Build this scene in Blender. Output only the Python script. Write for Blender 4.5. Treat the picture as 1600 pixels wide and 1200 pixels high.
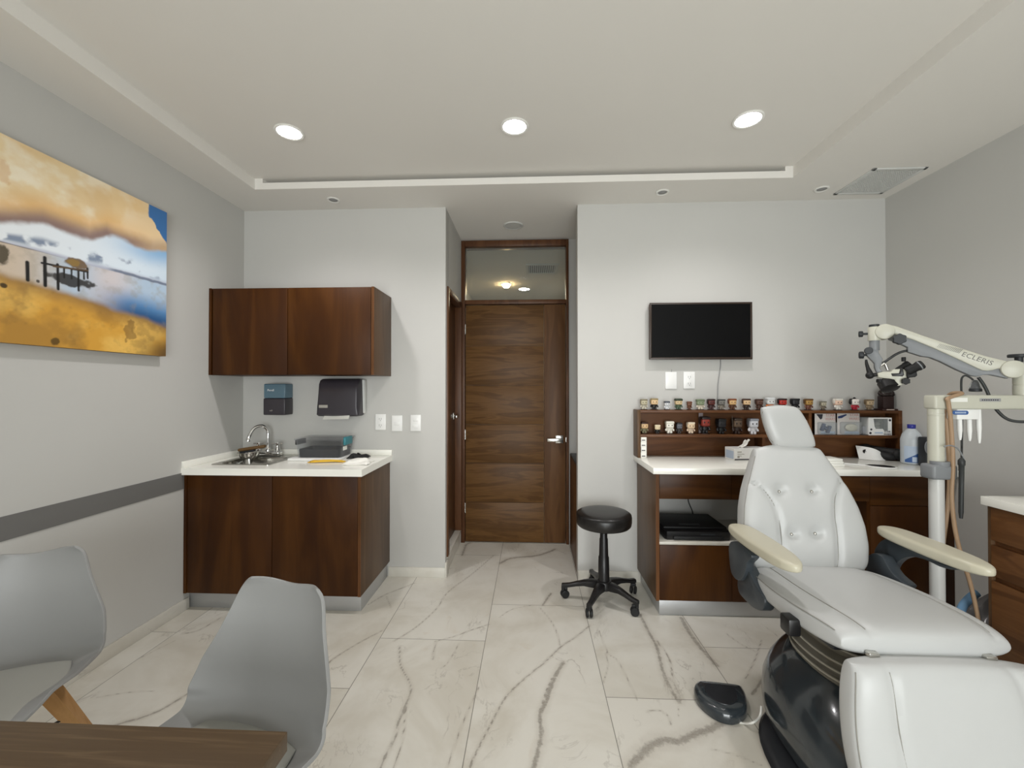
import bpy, bmesh, math, random
import numpy as np
from mathutils import Vector, Matrix

# ------------------------------------------------------------------ scene, camera, light
scene = bpy.context.scene
for ob in list(bpy.data.objects):
    bpy.data.objects.remove(ob)
COL = scene.collection

F_PX = 655.0
CAM_H = 1.42
YAW = math.atan(30 / 655)
PITCH = math.atan(6 / 655)
cam_data = bpy.data.cameras.new('camera')
cam_data.sensor_fit = 'HORIZONTAL'
cam_data.sensor_width = 36.0
cam_data.lens = 36.0 * F_PX / 1600.0
cam_data.clip_start = 0.02
cam = bpy.data.objects.new('camera', cam_data)
cam.location = (0, 0, CAM_H)
cam.rotation_euler = (math.pi / 2 + PITCH, 0, YAW)
COL.objects.link(cam)
scene.camera = cam

world = bpy.data.worlds.new('world')
scene.world = world
world.use_nodes = True
world.node_tree.nodes['Background'].inputs[0].default_value = (0.8, 0.88, 1.0, 1)
world.node_tree.nodes['Background'].inputs[1].default_value = 0.3

scene.view_settings.view_transform = 'Standard'
scene.view_settings.look = 'None'
scene.view_settings.exposure = 0.0
scene.view_settings.gamma = 1.0
scene.view_settings.use_curve_mapping = False

LAMP_W = 41.0           # power of one ceiling downlight
LAMP_CONE = math.radians(144)
LAMP_COLOR = (1.0, 0.966, 0.962)
# daylight through the wide window in the wall behind the viewer
day = bpy.data.lights.new('window_daylight', 'AREA')
day.shape = 'RECTANGLE'; day.size = 2.4; day.size_y = 2.0; day.energy = 262; day.color = (0.985, 0.962, 1.0)
day_ob = bpy.data.objects.new('window_daylight', day); COL.objects.link(day_ob)
day_ob.location = (0.35, -2.72, 1.15); day_ob.rotation_euler = (math.pi / 2, 0, 0)

# ------------------------------------------------------------------ measuring helpers: a sight line cut by a plane of the room
_cy, _sy, _cp, _sp = math.cos(YAW), math.sin(YAW), math.cos(PITCH), math.sin(PITCH)
_F = Vector((-_sy * _cp, _cy * _cp, _sp)); _R = Vector((_cy, _sy, 0)); _U = _R.cross(_F)
_C = Vector((0, 0, CAM_H))
def ray(u, v): return _F + _R * ((u - 800) / F_PX) + _U * ((600 - v) / F_PX)
def at_y(u, v, Y): d = ray(u, v); return _C + d * (Y / d.y)
def at_x(u, v, X): d = ray(u, v); return _C + d * (X / d.x)
def at_z(u, v, Z): d = ray(u, v); return _C + d * ((Z - CAM_H) / d.z)
def at_plane(u, v, p0, n):
    d = ray(u, v); n = Vector(n); return _C + d * ((Vector(p0) - _C).dot(n) / d.dot(n))

# ------------------------------------------------------------------ materials
def lin(c):
    return tuple(((x / 255) / 12.92 if x / 255 <= 0.04045 else ((x / 255 + 0.055) / 1.055) ** 2.4) for x in c)

class NT:
    """small helper to write node trees"""
    def __init__(self, name):
        self.m = bpy.data.materials.new(name); self.m.use_nodes = True
        self.t = self.m.node_tree; self.n = self.t.nodes; self.l = self.t.links
        self.b = self.n['Principled BSDF']
    def new(self, typ, **kw):
        x = self.n.new(typ)
        for k, v in kw.items(): setattr(x, k, v)
        return x
    def put(self, sock, val):
        if hasattr(val, 'is_output'): self.l.new(val, sock)
        else: sock.default_value = val
    def math(self, op, a, b=0.0, c=None, clamp=False):
        x = self.new('ShaderNodeMath', operation=op); x.use_clamp = clamp
        self.put(x.inputs[0], a); self.put(x.inputs[1], b)
        if c is not None: self.put(x.inputs[2], c)
        return x.outputs[0]
    def ss(self, x, a, b):
        r = self.new('ShaderNodeMapRange', interpolation_type='SMOOTHSTEP')
        self.put(r.inputs[0], x); r.inputs[1].default_value = a; r.inputs[2].default_value = b
        return r.outputs[0]
    def mix(self, f, a, b, blend='MIX'):
        x = self.new('ShaderNodeMix', data_type='RGBA', blend_type=blend)
        self.put(x.inputs[0], f)
        self.put(x.inputs[6], a if hasattr(a, 'is_output') else (*a[:3], 1))
        self.put(x.inputs[7], b if hasattr(b, 'is_output') else (*b[:3], 1))
        return x.outputs[2]
    def coord(self): return self.new('ShaderNodeTexCoord').outputs['Object']
    def mapping(self, vec, scale=(1, 1, 1), loc=(0, 0, 0)):
        x = self.new('ShaderNodeMapping'); self.put(x.inputs[0], vec)
        x.inputs[1].default_value = loc; x.inputs[3].default_value = scale
        return x.outputs[0]
    def noise(self, vec, scale=5, detail=4, rough=0.55, dist=0.0):
        x = self.new('ShaderNodeTexNoise'); self.put(x.inputs['Vector'], vec)
        x.inputs['Scale'].default_value = scale; x.inputs['Detail'].default_value = detail
        x.inputs['Roughness'].default_value = rough; x.inputs['Distortion'].default_value = dist
        return x.outputs[0]
    def bump(self, h, strength=0.2, dist=0.01):
        x = self.new('ShaderNodeBump'); x.inputs['Strength'].default_value = strength
        x.inputs['Distance'].default_value = dist; self.put(x.inputs['Height'], h)
        self.l.new(x.outputs[0], self.b.inputs['Normal'])

def plain(name, rgb, rough=0.5, metal=0.0, var=0.04, nscale=14, bump=0.0, bscale=300, spec=0.5, coat=0.0, trans=0.0, ior=1.45, emit=0.0):
    t = NT(name); c = lin(rgb)
    v = t.coord(); n = t.noise(v, nscale, 3)
    lo = tuple(max(0, x * (1 - var)) for x in c); hi = tuple(min(1, x * (1 + var)) for x in c)
    t.l.new(t.mix(n, lo, hi), t.b.inputs['Base Color'])
    t.b.inputs['Roughness'].default_value = rough; t.b.inputs['Metallic'].default_value = metal
    t.b.inputs['Specular IOR Level'].default_value = spec
    t.b.inputs['Coat Weight'].default_value = coat
    t.b.inputs['Transmission Weight'].default_value = trans; t.b.inputs['IOR'].default_value = ior
    if emit:
        t.b.inputs['Emission Color'].default_value = (*c, 1); t.b.inputs['Emission Strength'].default_value = emit
    if bump: t.bump(t.noise(v, bscale, 2), bump, 0.002)
    return t.m

def wood(name, dark, mid, light, axis='z', rough=0.38, figure=1.0, off=0.0, coat=0.0, spec=0.22, wide=7.0, ring=26.0):
    t = NT(name); v = t.coord()
    long_ = 0.9
    sc = {'z': (wide, wide, long_), 'x': (long_, wide, wide), 'y': (wide, long_, wide)}[axis]
    p = t.mapping(v, sc, (off, off * 1.7, off * .6))
    big = t.noise(p, 1.1 * figure, 3, 0.5, 1.2)
    fs = {'z': (90, 90, 5), 'x': (5, 90, 90), 'y': (90, 5, 90)}[axis]
    fine = t.noise(t.mapping(v, fs), 1.0, 4, 0.65, 0.3)
    wv = t.math('SINE', t.math('MULTIPLY', big, ring))
    wv = t.math('MULTIPLY_ADD', wv, 0.5, 0.5)
    f1 = t.math('ADD', t.math('MULTIPLY', big, 0.75), t.math('MULTIPLY', wv, 0.18))
    r = t.new('ShaderNodeValToRGB'); t.l.new(f1, r.inputs[0])
    e = r.color_ramp.elements
    e[0].position = 0.25; e[0].color = (*lin(dark), 1); e[1].position = 0.72; e[1].color = (*lin(light), 1)
    k = e.new(0.48); k.color = (*lin(mid), 1)
    g = t.ss(fine, 0.35, 0.7)
    col = t.mix(t.math('MULTIPLY', g, 0.28), r.outputs[0], lin(dark))
    t.l.new(col, t.b.inputs['Base Color'])
    t.b.inputs['Roughness'].default_value = rough; t.b.inputs['Specular IOR Level'].default_value = spec
    t.b.inputs['Coat Weight'].default_value = coat; t.b.inputs['Coat Roughness'].default_value = 0.3
    t.bump(fine, 0.06, 0.001)
    return t.m

def attr_color(name, rough=0.5):
    t = NT(name); a = t.new('ShaderNodeAttribute', attribute_name='paint')
    n = t.noise(t.coord(), 900, 1)
    t.l.new(t.mix(t.math('MULTIPLY', n, 0.05), a.outputs['Color'], (0.1, 0.1, 0.1)), t.b.inputs['Base Color'])
    t.b.inputs['Roughness'].default_value = rough
    return t.m

def emitter(name, color, strength):
    t = NT(name)
    t.b.inputs['Base Color'].default_value = (.9, .9, .9, 1)
    t.b.inputs['Emission Color'].default_value = (*color, 1)
    t.b.inputs['Emission Strength'].default_value = strength
    return t.m

def glassy(name, rgb, alpha=0.25, rough=0.05, edge=0.32):
    """thin clear sheet: mostly see-through, with a surface reflection"""
    t = NT(name)
    tr = t.new('ShaderNodeBsdfTransparent'); tr.inputs[0].default_value = (*lin(rgb), 1)
    fr = t.new('ShaderNodeLayerWeight'); fr.inputs[0].default_value = 0.35
    n = t.noise(t.coord(), 6, 2)
    f = t.math('ADD', t.math('MULTIPLY', fr.outputs[1], edge), t.math('MULTIPLY_ADD', n, 0.03, alpha), clamp=True)
    mx = t.new('ShaderNodeMixShader'); t.l.new(f, mx.inputs[0])
    t.b.inputs['Base Color'].default_value = (*lin(rgb), 1); t.b.inputs['Roughness'].default_value = rough
    t.l.new(tr.outputs[0], mx.inputs[1]); t.l.new(t.b.outputs[0], mx.inputs[2])
    t.l.new(mx.outputs[0], t.n['Material Output'].inputs[0])
    return t.m

M = {}
M['wall'] = plain('wall_paint', (196, 195, 191), 0.75, var=0.015, nscale=3, bump=0.03, bscale=400)
M['wallr'] = plain('right_wall_shade_tone', (170, 170, 166), 0.75, var=0.015, nscale=3, bump=0.03, bscale=400)  # unused: shade on the right wall put into a darker wall colour
M['ceil'] = plain('ceiling_paint', (229, 226, 220), 0.85, var=0.012, nscale=3)
M['wood'] = wood('cabinet_walnut', (53, 25, 2), (66, 35, 4), (80, 46, 11), 'z', rough=.45, ring=12.0, figure=.7)
M['woodside'] = wood('cabinet_side_sheen_walnut', (78, 56, 36), (92, 68, 46), (102, 77, 54), 'z', off=3.1)  # lighter walnut: grazing sheen of the side panels put into the colour
M['woodedge'] = wood('edge_band_walnut', (84, 54, 30), (102, 66, 38), (116, 76, 46), 'z', off=5)
M['woodx'] = wood('cabinet_walnut_cross', (52, 28, 8), (72, 42, 15), (90, 55, 23), 'x', off=2)
M['woody'] = wood('drawer_walnut_cross', (82, 52, 28), (104, 68, 38), (122, 84, 50), 'y', off=2, figure=1.6)
M['hutch'] = wood('hutch_walnut', (78, 48, 27), (98, 62, 36), (112, 74, 44), 'x', off=9)
M['doorw'] = wood('door_walnut', (78, 52, 25), (98, 68, 36), (114, 82, 46), 'x', off=1.3, figure=1.9, rough=0.45)
M['doorv'] = wood('door_stile_walnut', (80, 53, 30), (94, 64, 38), (106, 74, 44), 'z', off=4.3, rough=0.45)
M['frame'] = wood('door_frame_walnut', (76, 48, 30), (92, 60, 38), (104, 70, 46), 'z', off=7)
M['darkdoor'] = wood('dark_door_walnut', (70, 45, 25), (88, 58, 34), (102, 70, 44), 'z', off=6)  # darker walnut for side door, low cabinet and television housing
M['table'] = wood('table_laminate', (80, 63, 44), (98, 79, 57), (112, 93, 70), 'x', off=8, figure=3.6, wide=22.0, ring=9.0)
M['beech'] = wood('beech_leg', (152, 112, 66), (170, 128, 80), (182, 142, 94), 'z', off=2)
M['quartz'] = plain('white_quartz', (247, 246, 238), 0.18, var=0.01, nscale=60)
M['alum'] = plain('brushed_plinth', (186, 187, 188), 0.38, metal=0.55, var=0.05, nscale=4)
M['steel'] = plain('stainless_steel', (186, 184, 178), 0.24, metal=1.0, var=0.06, nscale=8)
M['chrome'] = plain('chrome', (225, 225, 225), 0.06, metal=1.0, var=0.01)
M['nickel'] = plain('satin_nickel', (200, 198, 192), 0.25, metal=1.0, var=0.02)
M['black'] = plain('black_plastic', (26, 25, 26), 0.35, var=0.1)
M['blackmat'] = plain('matt_black', (22, 22, 23), 0.6, var=0.1)
M['vinyl'] = plain('black_vinyl', (28, 26, 25), 0.33, var=0.1, bump=0.06, bscale=700)
M['screen'] = plain('dark_screen', (5, 5, 6), 0.4, var=0.1, spec=0.15)
M['white'] = plain('white_plastic', (236, 236, 234), 0.35, var=0.01)
M['paper'] = plain('white_paper', (238, 237, 230), 0.8, var=0.02)
M['switch'] = plain('switch_plate', (240, 240, 238), 0.3, var=0.01)
M['slot'] = plain('slot_grey', (150, 150, 150), 0.5)
M['leather'] = plain('white_upholstery', (188, 189, 188), 0.36, var=0.02, nscale=9, bump=0.05, bscale=500)
M['armpad'] = plain('cream_armrest', (192, 187, 167), 0.33, var=0.035, nscale=9)
M['seam'] = plain('seam_grey', (142, 140, 134), 0.6)
M['charbracket'] = plain('charcoal_satin', (58, 64, 69), 0.34, var=0.05)
M['charcoal'] = plain('charcoal_gloss', (46, 52, 56), 0.16, var=0.06, coat=0.5)
M['charmat'] = plain('charcoal_plate', (34, 36, 40), 0.4, var=0.08)
M['rib'] = plain('bellows_rib', (176, 172, 160), 0.6)
M['bellows'] = plain('grey_bellows', (112, 108, 98), 0.6, var=0.05)
M['shell'] = plain('grey_shell', (141, 141, 140), 0.4, var=0.01)
M['cushion'] = plain('grey_cushion', (150, 150, 144), 0.45, var=0.02, bump=0.04, bscale=500)
M['ivory'] = plain('ivory_enamel', (192, 191, 177), 0.35, var=0.015)
M['polewhite'] = plain('white_enamel', (197, 197, 194), 0.3, var=0.015)
M['midgrey'] = plain('mid_grey_plastic', (126, 129, 132), 0.45, var=0.03)
M['darkknob'] = plain('dark_knob', (40, 43, 46), 0.5, var=0.08)
M['hose'] = plain('tan_hose', (160, 132, 104), 0.5, var=0.04)
M['cable'] = plain('black_cable', (44, 46, 46), 0.5)
M['whitecable'] = plain('white_cable', (215, 213, 206), 0.5)
M['stripe'] = plain('grey_band_paint', (112, 111, 109), 0.6, var=0.02)
M['ink'] = plain('grey_print', (112, 110, 106), 0.6)
M['lightink'] = plain('pale_print', (168, 164, 156), 0.6)
M['blueink'] = plain('blue_print', (58, 92, 150), 0.5)
M['navy'] = plain('navy_print', (44, 62, 108), 0.5)
M['paleblue'] = plain('pale_blue_print', (182, 196, 214), 0.5)
M['rose'] = plain('rose_print', (206, 160, 154), 0.6)
M['darkprint'] = plain('dark_print', (52, 50, 58), 0.6)
M['whiteink'] = plain('white_print', (235, 235, 235), 0.5)
M['clear'] = glassy('clear_plastic', (240, 242, 243), 0.06, 0.12)
M['smokeblue'] = glassy('smoky_blue_plastic', (124, 156, 174), 0.5, 0.2)
M['pane'] = glassy('window_pane', (235, 238, 236), 0.05, 0.02)
M['smokecover'] = plain('smoky_grey_cover', (58, 54, 60), 0.3, var=0.06)
M['lamp'] = emitter('lamp_diffuser', LAMP_COLOR, 14)
M['warm'] = emitter('warm_lamp_diffuser', (1.0, 0.70, 0.36), 110)
M['cool'] = emitter('cool_lamp_diffuser', (1.0, 0.95, 0.86), 110)
M['trimring'] = plain('lamp_trim', (232, 231, 226), 0.4)
M['grille'] = plain('grille_white', (206, 207, 204), 0.5)
M['grilledark'] = plain('grille_shadow', (92, 92, 90), 0.7)
M['teal'] = plain('teal_latch', (48, 122, 132), 0.4)
M['yellow'] = plain('yellow_cloth', (226, 182, 58), 0.7, var=0.08)
M['brownbrush'] = plain('brown_wood', (92, 66, 30), 0.6, var=0.12)
M['sludge'] = plain('dark_blue_liner', (18, 21, 28), 0.5, var=0.1)
M['frost'] = glassy('frosted_plastic', (243, 244, 245), 0.0, 0.3, 0.16)
M['bottle'] = glassy('milky_bottle', (222, 228, 232), 0.62, 0.3)
M['cap'] = plain('blue_cap', (44, 50, 140), 0.4)
M['plate'] = plain('label_plate', (232, 232, 226), 0.3)
M['bag'] = glassy('plastic_bag', (150, 148, 148), 0.4, 0.15)
M['bagdark'] = plain('dark_bundle', (44, 38, 38), 0.7, var=0.2)
M['bluecloth'] = plain('blue_cloth', (104, 140, 172), 0.7, var=0.06)

# ------------------------------------------------------------------ mesh builder
def catmull(pts, n=8, closed=False):
    P = [Vector(p) for p in pts]; out = []
    N = len(P); segs = N if closed else N - 1
    for i in range(segs):
        if closed: p0, p1, p2, p3 = P[i - 1], P[i], P[(i + 1) % N], P[(i + 2) % N]
        else: p0, p1, p2, p3 = P[max(i - 1, 0)], P[i], P[i + 1], P[min(i + 2, N - 1)]
        for k in range(n):
            t = k / n
            out.append(0.5 * ((2 * p1) + (p2 - p0) * t + (2 * p0 - 5 * p1 + 4 * p2 - p3) * t * t + (3 * p1 - p0 - 3 * p2 + p3) * t ** 3))
    if not closed: out.append(P[-1].copy())
    return out

class MB:
    def __init__(self): self.bm = bmesh.new()
    def _add(self, verts, faces):
        vs = [self.bm.verts.new(v) for v in verts]
        for f in faces:
            try: self.bm.faces.new([vs[i] for i in f])
            except ValueError: pass
        return self
    def _merge(self, b):
        me = bpy.data.meshes.new('tmp'); b.to_mesh(me); b.free(); self.bm.from_mesh(me); bpy.data.meshes.remove(me); return self
    def box(self, x0, x1, y0, y1, z0, z1, bev=0.0, seg=2, M4=None):
        b = bmesh.new(); bmesh.ops.create_cube(b, size=1)
        bmesh.ops.transform(b, matrix=Matrix.Translation(((x0 + x1) / 2, (y0 + y1) / 2, (z0 + z1) / 2)) @ Matrix.Diagonal((abs(x1 - x0), abs(y1 - y0), abs(z1 - z0), 1)), verts=b.verts)
        if bev: bmesh.ops.bevel(b, geom=list(b.edges), offset=bev, segments=seg, affect='EDGES', profile=0.5)
        if M4 is not None: bmesh.ops.transform(b, matrix=M4, verts=b.verts)
        return self._merge(b)
    def prism(self, poly, vec, bev=0.0, seg=2):
        b = bmesh.new(); vec = Vector(vec)
        a = [b.verts.new(Vector(p)) for p in poly]; c = [b.verts.new(Vector(p) + vec) for p in poly]
        n = len(a); b.faces.new(a); b.faces.new(c[::-1])
        for i in range(n): b.faces.new([a[(i + 1) % n], a[i], c[i], c[(i + 1) % n]])
        bmesh.ops.recalc_face_normals(b, faces=b.faces)
        if bev:
            eds = [e for e in b.edges if any(len(f.verts) == n for f in e.link_faces)] if n > 4 else list(b.edges)
            bmesh.ops.bevel(b, geom=eds, offset=bev, segments=seg, affect='EDGES', profile=0.5)
        return self._merge(b)
    def rings(self, rings, cap=True):
        base = []; n = len(rings[0])
        for r in rings: base.append([self.bm.verts.new(Vector(p)) for p in r])
        for i in range(len(base) - 1):
            for j in range(n):
                self.bm.faces.new([base[i][j], base[i][(j + 1) % n], base[i + 1][(j + 1) % n], base[i + 1][j]])
        if cap: self.bm.faces.new(base[0][::-1]); self.bm.faces.new(base[-1])
        return self
    def cyl(self, p0, p1, r0, r1=None, seg=24, rnd=0.0):
        p0, p1 = Vector(p0), Vector(p1); r1 = r0 if r1 is None else r1
        L = (p1 - p0).length
        prof = [(r0, 0), (r1, L)] if not rnd else [(r0 - rnd, 0), (r0 - rnd * .3, rnd * .3), (r0, rnd), (r1, L - rnd), (r1 - rnd * .3, L - rnd * .3), (r1 - rnd, L)]
        return self.lathe(prof, p0, (p1 - p0), seg)
    def lathe(self, prof, base=(0, 0, 0), axis=(0, 0, 1), seg=32, cap=True, sx=1.0):
        q = Vector((0, 0, 1)).rotation_difference(Vector(axis).normalized()).to_matrix()
        base = Vector(base); rr = []
        for r, z in prof:
            rr.append([base + q @ Vector((r * math.cos(2 * math.pi * j / seg) * sx, r * math.sin(2 * math.pi * j / seg), z)) for j in range(seg)])
        return self.rings(rr, cap)
    def tube(self, pts, r, seg=10, smooth=6, flat=1.0):
        P = catmull(pts, smooth) if smooth and len(pts) > 2 else [Vector(p) for p in pts]
        n = len(P); rr = []
        rad = (lambda t: r) if not isinstance(r, (list, tuple)) else (lambda t: float(np.interp(t, np.linspace(0, 1, len(r)), r)))
        up = Vector((0, 0, 1)); nrm = None
        for i in range(n):
            d = (P[min(i + 1, n - 1)] - P[max(i - 1, 0)]).normalized()
            if nrm is None:
                nrm = d.cross(up) if abs(d.z) < 0.95 else d.cross(Vector((1, 0, 0)))
            nrm = (nrm - d * nrm.dot(d)).normalized(); bi = d.cross(nrm)
            R = rad(i / (n - 1))
            rr.append([P[i] + nrm * (R * math.cos(2 * math.pi * j / seg)) + bi * (R * flat * math.sin(2 * math.pi * j / seg)) for j in range(seg)])
        return self.rings(rr)
    def ball(self, c, r, seg=20, M4=None):
        if not isinstance(r, (list, tuple)): r = (r, r, r)
        b = bmesh.new(); bmesh.ops.create_uvsphere(b, u_segments=seg, v_segments=max(8, seg // 2), radius=1)
        bmesh.ops.transform(b, matrix=Matrix.Translation(c) @ (M4 if M4 is not None else Matrix.Identity(4)) @ Matrix.Diagonal((*r, 1)), verts=b.verts)
        return self._merge(b)
    def surf(self, fn, nu, nv, closed_u=False):
        g = [[self.bm.verts.new(Vector(fn(i / (nu - (0 if closed_u else 1)), j / (nv - 1)))) for i in range(nu)] for j in range(nv)]
        for j in range(nv - 1):
            for i in range(nu if closed_u else nu - 1):
                self.bm.faces.new([g[j][i], g[j][(i + 1) % nu], g[j + 1][(i + 1) % nu], g[j + 1][i]])
        return self
    def shellsurf(self, fn, nu, nv, th):
        """sheet with real thickness th (offset along its normal)"""
        P = [[Vector(fn(i / (nu - 1), j / (nv - 1))) for i in range(nu)] for j in range(nv)]
        def nor(i, j):
            a = P[j][min(i + 1, nu - 1)] - P[j][max(i - 1, 0)]; b = P[min(j + 1, nv - 1)][i] - P[max(j - 1, 0)][i]
            c = a.cross(b); return c.normalized() if c.length > 1e-9 else Vector((0, 0, 1))
        A = [[self.bm.verts.new(P[j][i]) for i in range(nu)] for j in range(nv)]
        B = [[self.bm.verts.new(P[j][i] - nor(i, j) * th) for i in range(nu)] for j in range(nv)]
        for j in range(nv - 1):
            for i in range(nu - 1):
                self.bm.faces.new([A[j][i], A[j][i + 1], A[j + 1][i + 1], A[j + 1][i]])
                self.bm.faces.new([B[j][i], B[j + 1][i], B[j + 1][i + 1], B[j][i + 1]])
        per = [(0, i) for i in range(nu)] + [(j, nu - 1) for j in range(1, nv)] + [(nv - 1, i) for i in range(nu - 2, -1, -1)] + [(j, 0) for j in range(nv - 2, 0, -1)]
        for k in range(len(per)):
            a, b = per[k], per[(k + 1) % len(per)]
            self.bm.faces.new([A[b[0]][b[1]], A[a[0]][a[1]], B[a[0]][a[1]], B[b[0]][b[1]]])
        return self
    def pad(self, P, n=40):
        """closed cushion from a Pad description"""
        ts = [math.sin(math.pi / 2 * (2 * i / n - 1)) for i in range(n + 1)]
        A = [[self.bm.verts.new(P.pt(u, v, 1)) for u in ts] for v in ts]
        B = [[(A[j][i] if i in (0, n) or j in (0, n) else self.bm.verts.new(P.pt(ts[i], ts[j], -1))) for i in range(n + 1)] for j in range(n + 1)]
        for j in range(n):
            for i in range(n):
                for G, fl in ((A, 0), (B, 1)):
                    q = [G[j][i], G[j][i + 1], G[j + 1][i + 1], G[j + 1][i]]
                    if fl: q.reverse()
                    try: self.bm.faces.new(q)
                    except ValueError: pass
        return self

class Pad:
    """cushion: (a, b) in its plane, c out of its face; W half width along v, L half length"""
    def __init__(s, M4, W, L, hf, hb, k=0.5, p=4.0, cx=None, disp=None):
        s.M4, s.L, s.hf, s.hb, s.k, s.p, s.disp = M4, L, hf, hb, k, p, disp
        s.W = W if callable(W) else (lambda v: W)
        s.cx = cx if cx else (lambda v: 0.0)
    def pt(s, u, v, side=1):
        a = s.cx(v) + s.W(v) * u * math.sqrt(max(0, 1 - s.k * v * v / 2)); b = s.L * v * math.sqrt(max(0, 1 - s.k * u * u / 2))
        h = (max(0, 1 - abs(u) ** s.p) * max(0, 1 - abs(v) ** s.p)) ** (1 / s.p * 1.3)
        c = s.hf * h if side > 0 else -s.hb * h
        if side > 0 and s.disp: c += s.disp(a, b, u, v) * min(1, h * 2)
        return s.M4 @ Vector((a, b, c))

def frame(o, ex, ey):
    """matrix whose axes are ex, ey and their cross product"""
    ex = Vector(ex).normalized(); ey = Vector(ey).normalized(); ez = ex.cross(ey)
    m = Matrix((ex, ey, ez)).transposed().to_4x4(); m.translation = Vector(o); return m

ROOTS = {}
def obj(name, mb, mat, parent=None, local=False, angle=38):
    bmesh.ops.recalc_face_normals(mb.bm, faces=mb.bm.faces)
    me = bpy.data.meshes.new(name); mb.bm.to_mesh(me); mb.bm.free()
    if parent is not None and not local:
        off = ROOTS[parent.name]; me.transform(Matrix.Translation(-off))
    me.materials.append(mat)
    me.shade_smooth(); me.set_sharp_from_angle(angle=math.radians(angle))
    o = bpy.data.objects.new(name, me); COL.objects.link(o)
    if parent is not None: o.parent = parent; ROOTS[o.name] = ROOTS[parent.name]
    else:
        # origin of a one-mesh thing goes to the middle of its base
        co = [v.co for v in me.vertices]
        c = Vector((sum(p.x for p in co) / len(co), sum(p.y for p in co) / len(co), min(p.z for p in co)))
        if not local:
            me.transform(Matrix.Translation(-c)); o.location = c
        ROOTS[o.name] = c if not local else Vector((0, 0, 0))
    return o
def tag(o, label, cat, group=None):
    o['label'] = label; o['category'] = cat
    if group: o['group'] = group
    return o
def thing(name, label, cat, loc=(0, 0, 0), rot=0.0, group=None):
    o = bpy.data.objects.new(name, None); COL.objects.link(o)
    o.empty_display_size = 0.05
    o.location = loc; o.rotation_euler = (0, 0, rot)
    ROOTS[o.name] = Vector(loc)
    return tag(o, label, cat, group)
def struct(name, mb, mat, parent=None, label=None):
    o = obj(name, mb, mat, parent)
    if parent is None: o['kind'] = 'structure'
    if label: o['label'] = label
    return o
def copy_tree(root, loc, rot=None, label=None, group=None):
    r = root.copy(); COL.objects.link(r); r.location = loc
    if rot is not None: r.rotation_euler = (0, 0, rot)
    if label: r['label'] = label
    if group: r['group'] = group
    for ch in list(root.children):
        c = ch.copy(); COL.objects.link(c); c.parent = r
        for g in ch.children:
            d = g.copy(); COL.objects.link(d); d.parent = c
    return r
def text(name, s, size, M4, mat, parent, ext=0.0006, spacing=1.0):
    cu = bpy.data.curves.new(name, 'FONT'); cu.body = s; cu.size = size; cu.extrude = ext
    cu.align_x = 'CENTER'; cu.align_y = 'CENTER'; cu.space_character = spacing; cu.resolution_u = 3
    t = bpy.data.objects.new(name, cu); COL.objects.link(t)
    dg = bpy.context.evaluated_depsgraph_get(); dg.update()
    me = bpy.data.meshes.new_from_object(t.evaluated_get(dg))
    bpy.data.objects.remove(t); bpy.data.curves.remove(cu)
    me.transform(M4); me.transform(Matrix.Translation(-ROOTS[parent.name]))
    me.materials.clear(); me.materials.append(mat)
    o = bpy.data.objects.new(name, me); COL.objects.link(o); o.parent = parent; ROOTS[o.name] = ROOTS[parent.name]
    return o
# ------------------------------------------------------------------ the room
XL, XR, YB, YF = -2.215, 2.55, 3.13, -2.6
ZS, ZC = 2.785, 2.86            # soffit and raised ceiling
AX0, AX1, YD = -0.645, 0.345, 3.86
TX0, TX1, TY = -1.90, 1.70, 2.79

# floor: dense mesh carrying the distance to the drawn veins
def seg_dist(px, py, a, b):
    ax, ay = a; bx, by = b; dx, dy = bx - ax, by - ay
    t = np.clip(((px - ax) * dx + (py - ay) * dy) / (dx * dx + dy * dy + 1e-12), 0, 1)
    return np.hypot(px - ax - t * dx, py - ay - t * dy)
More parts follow.
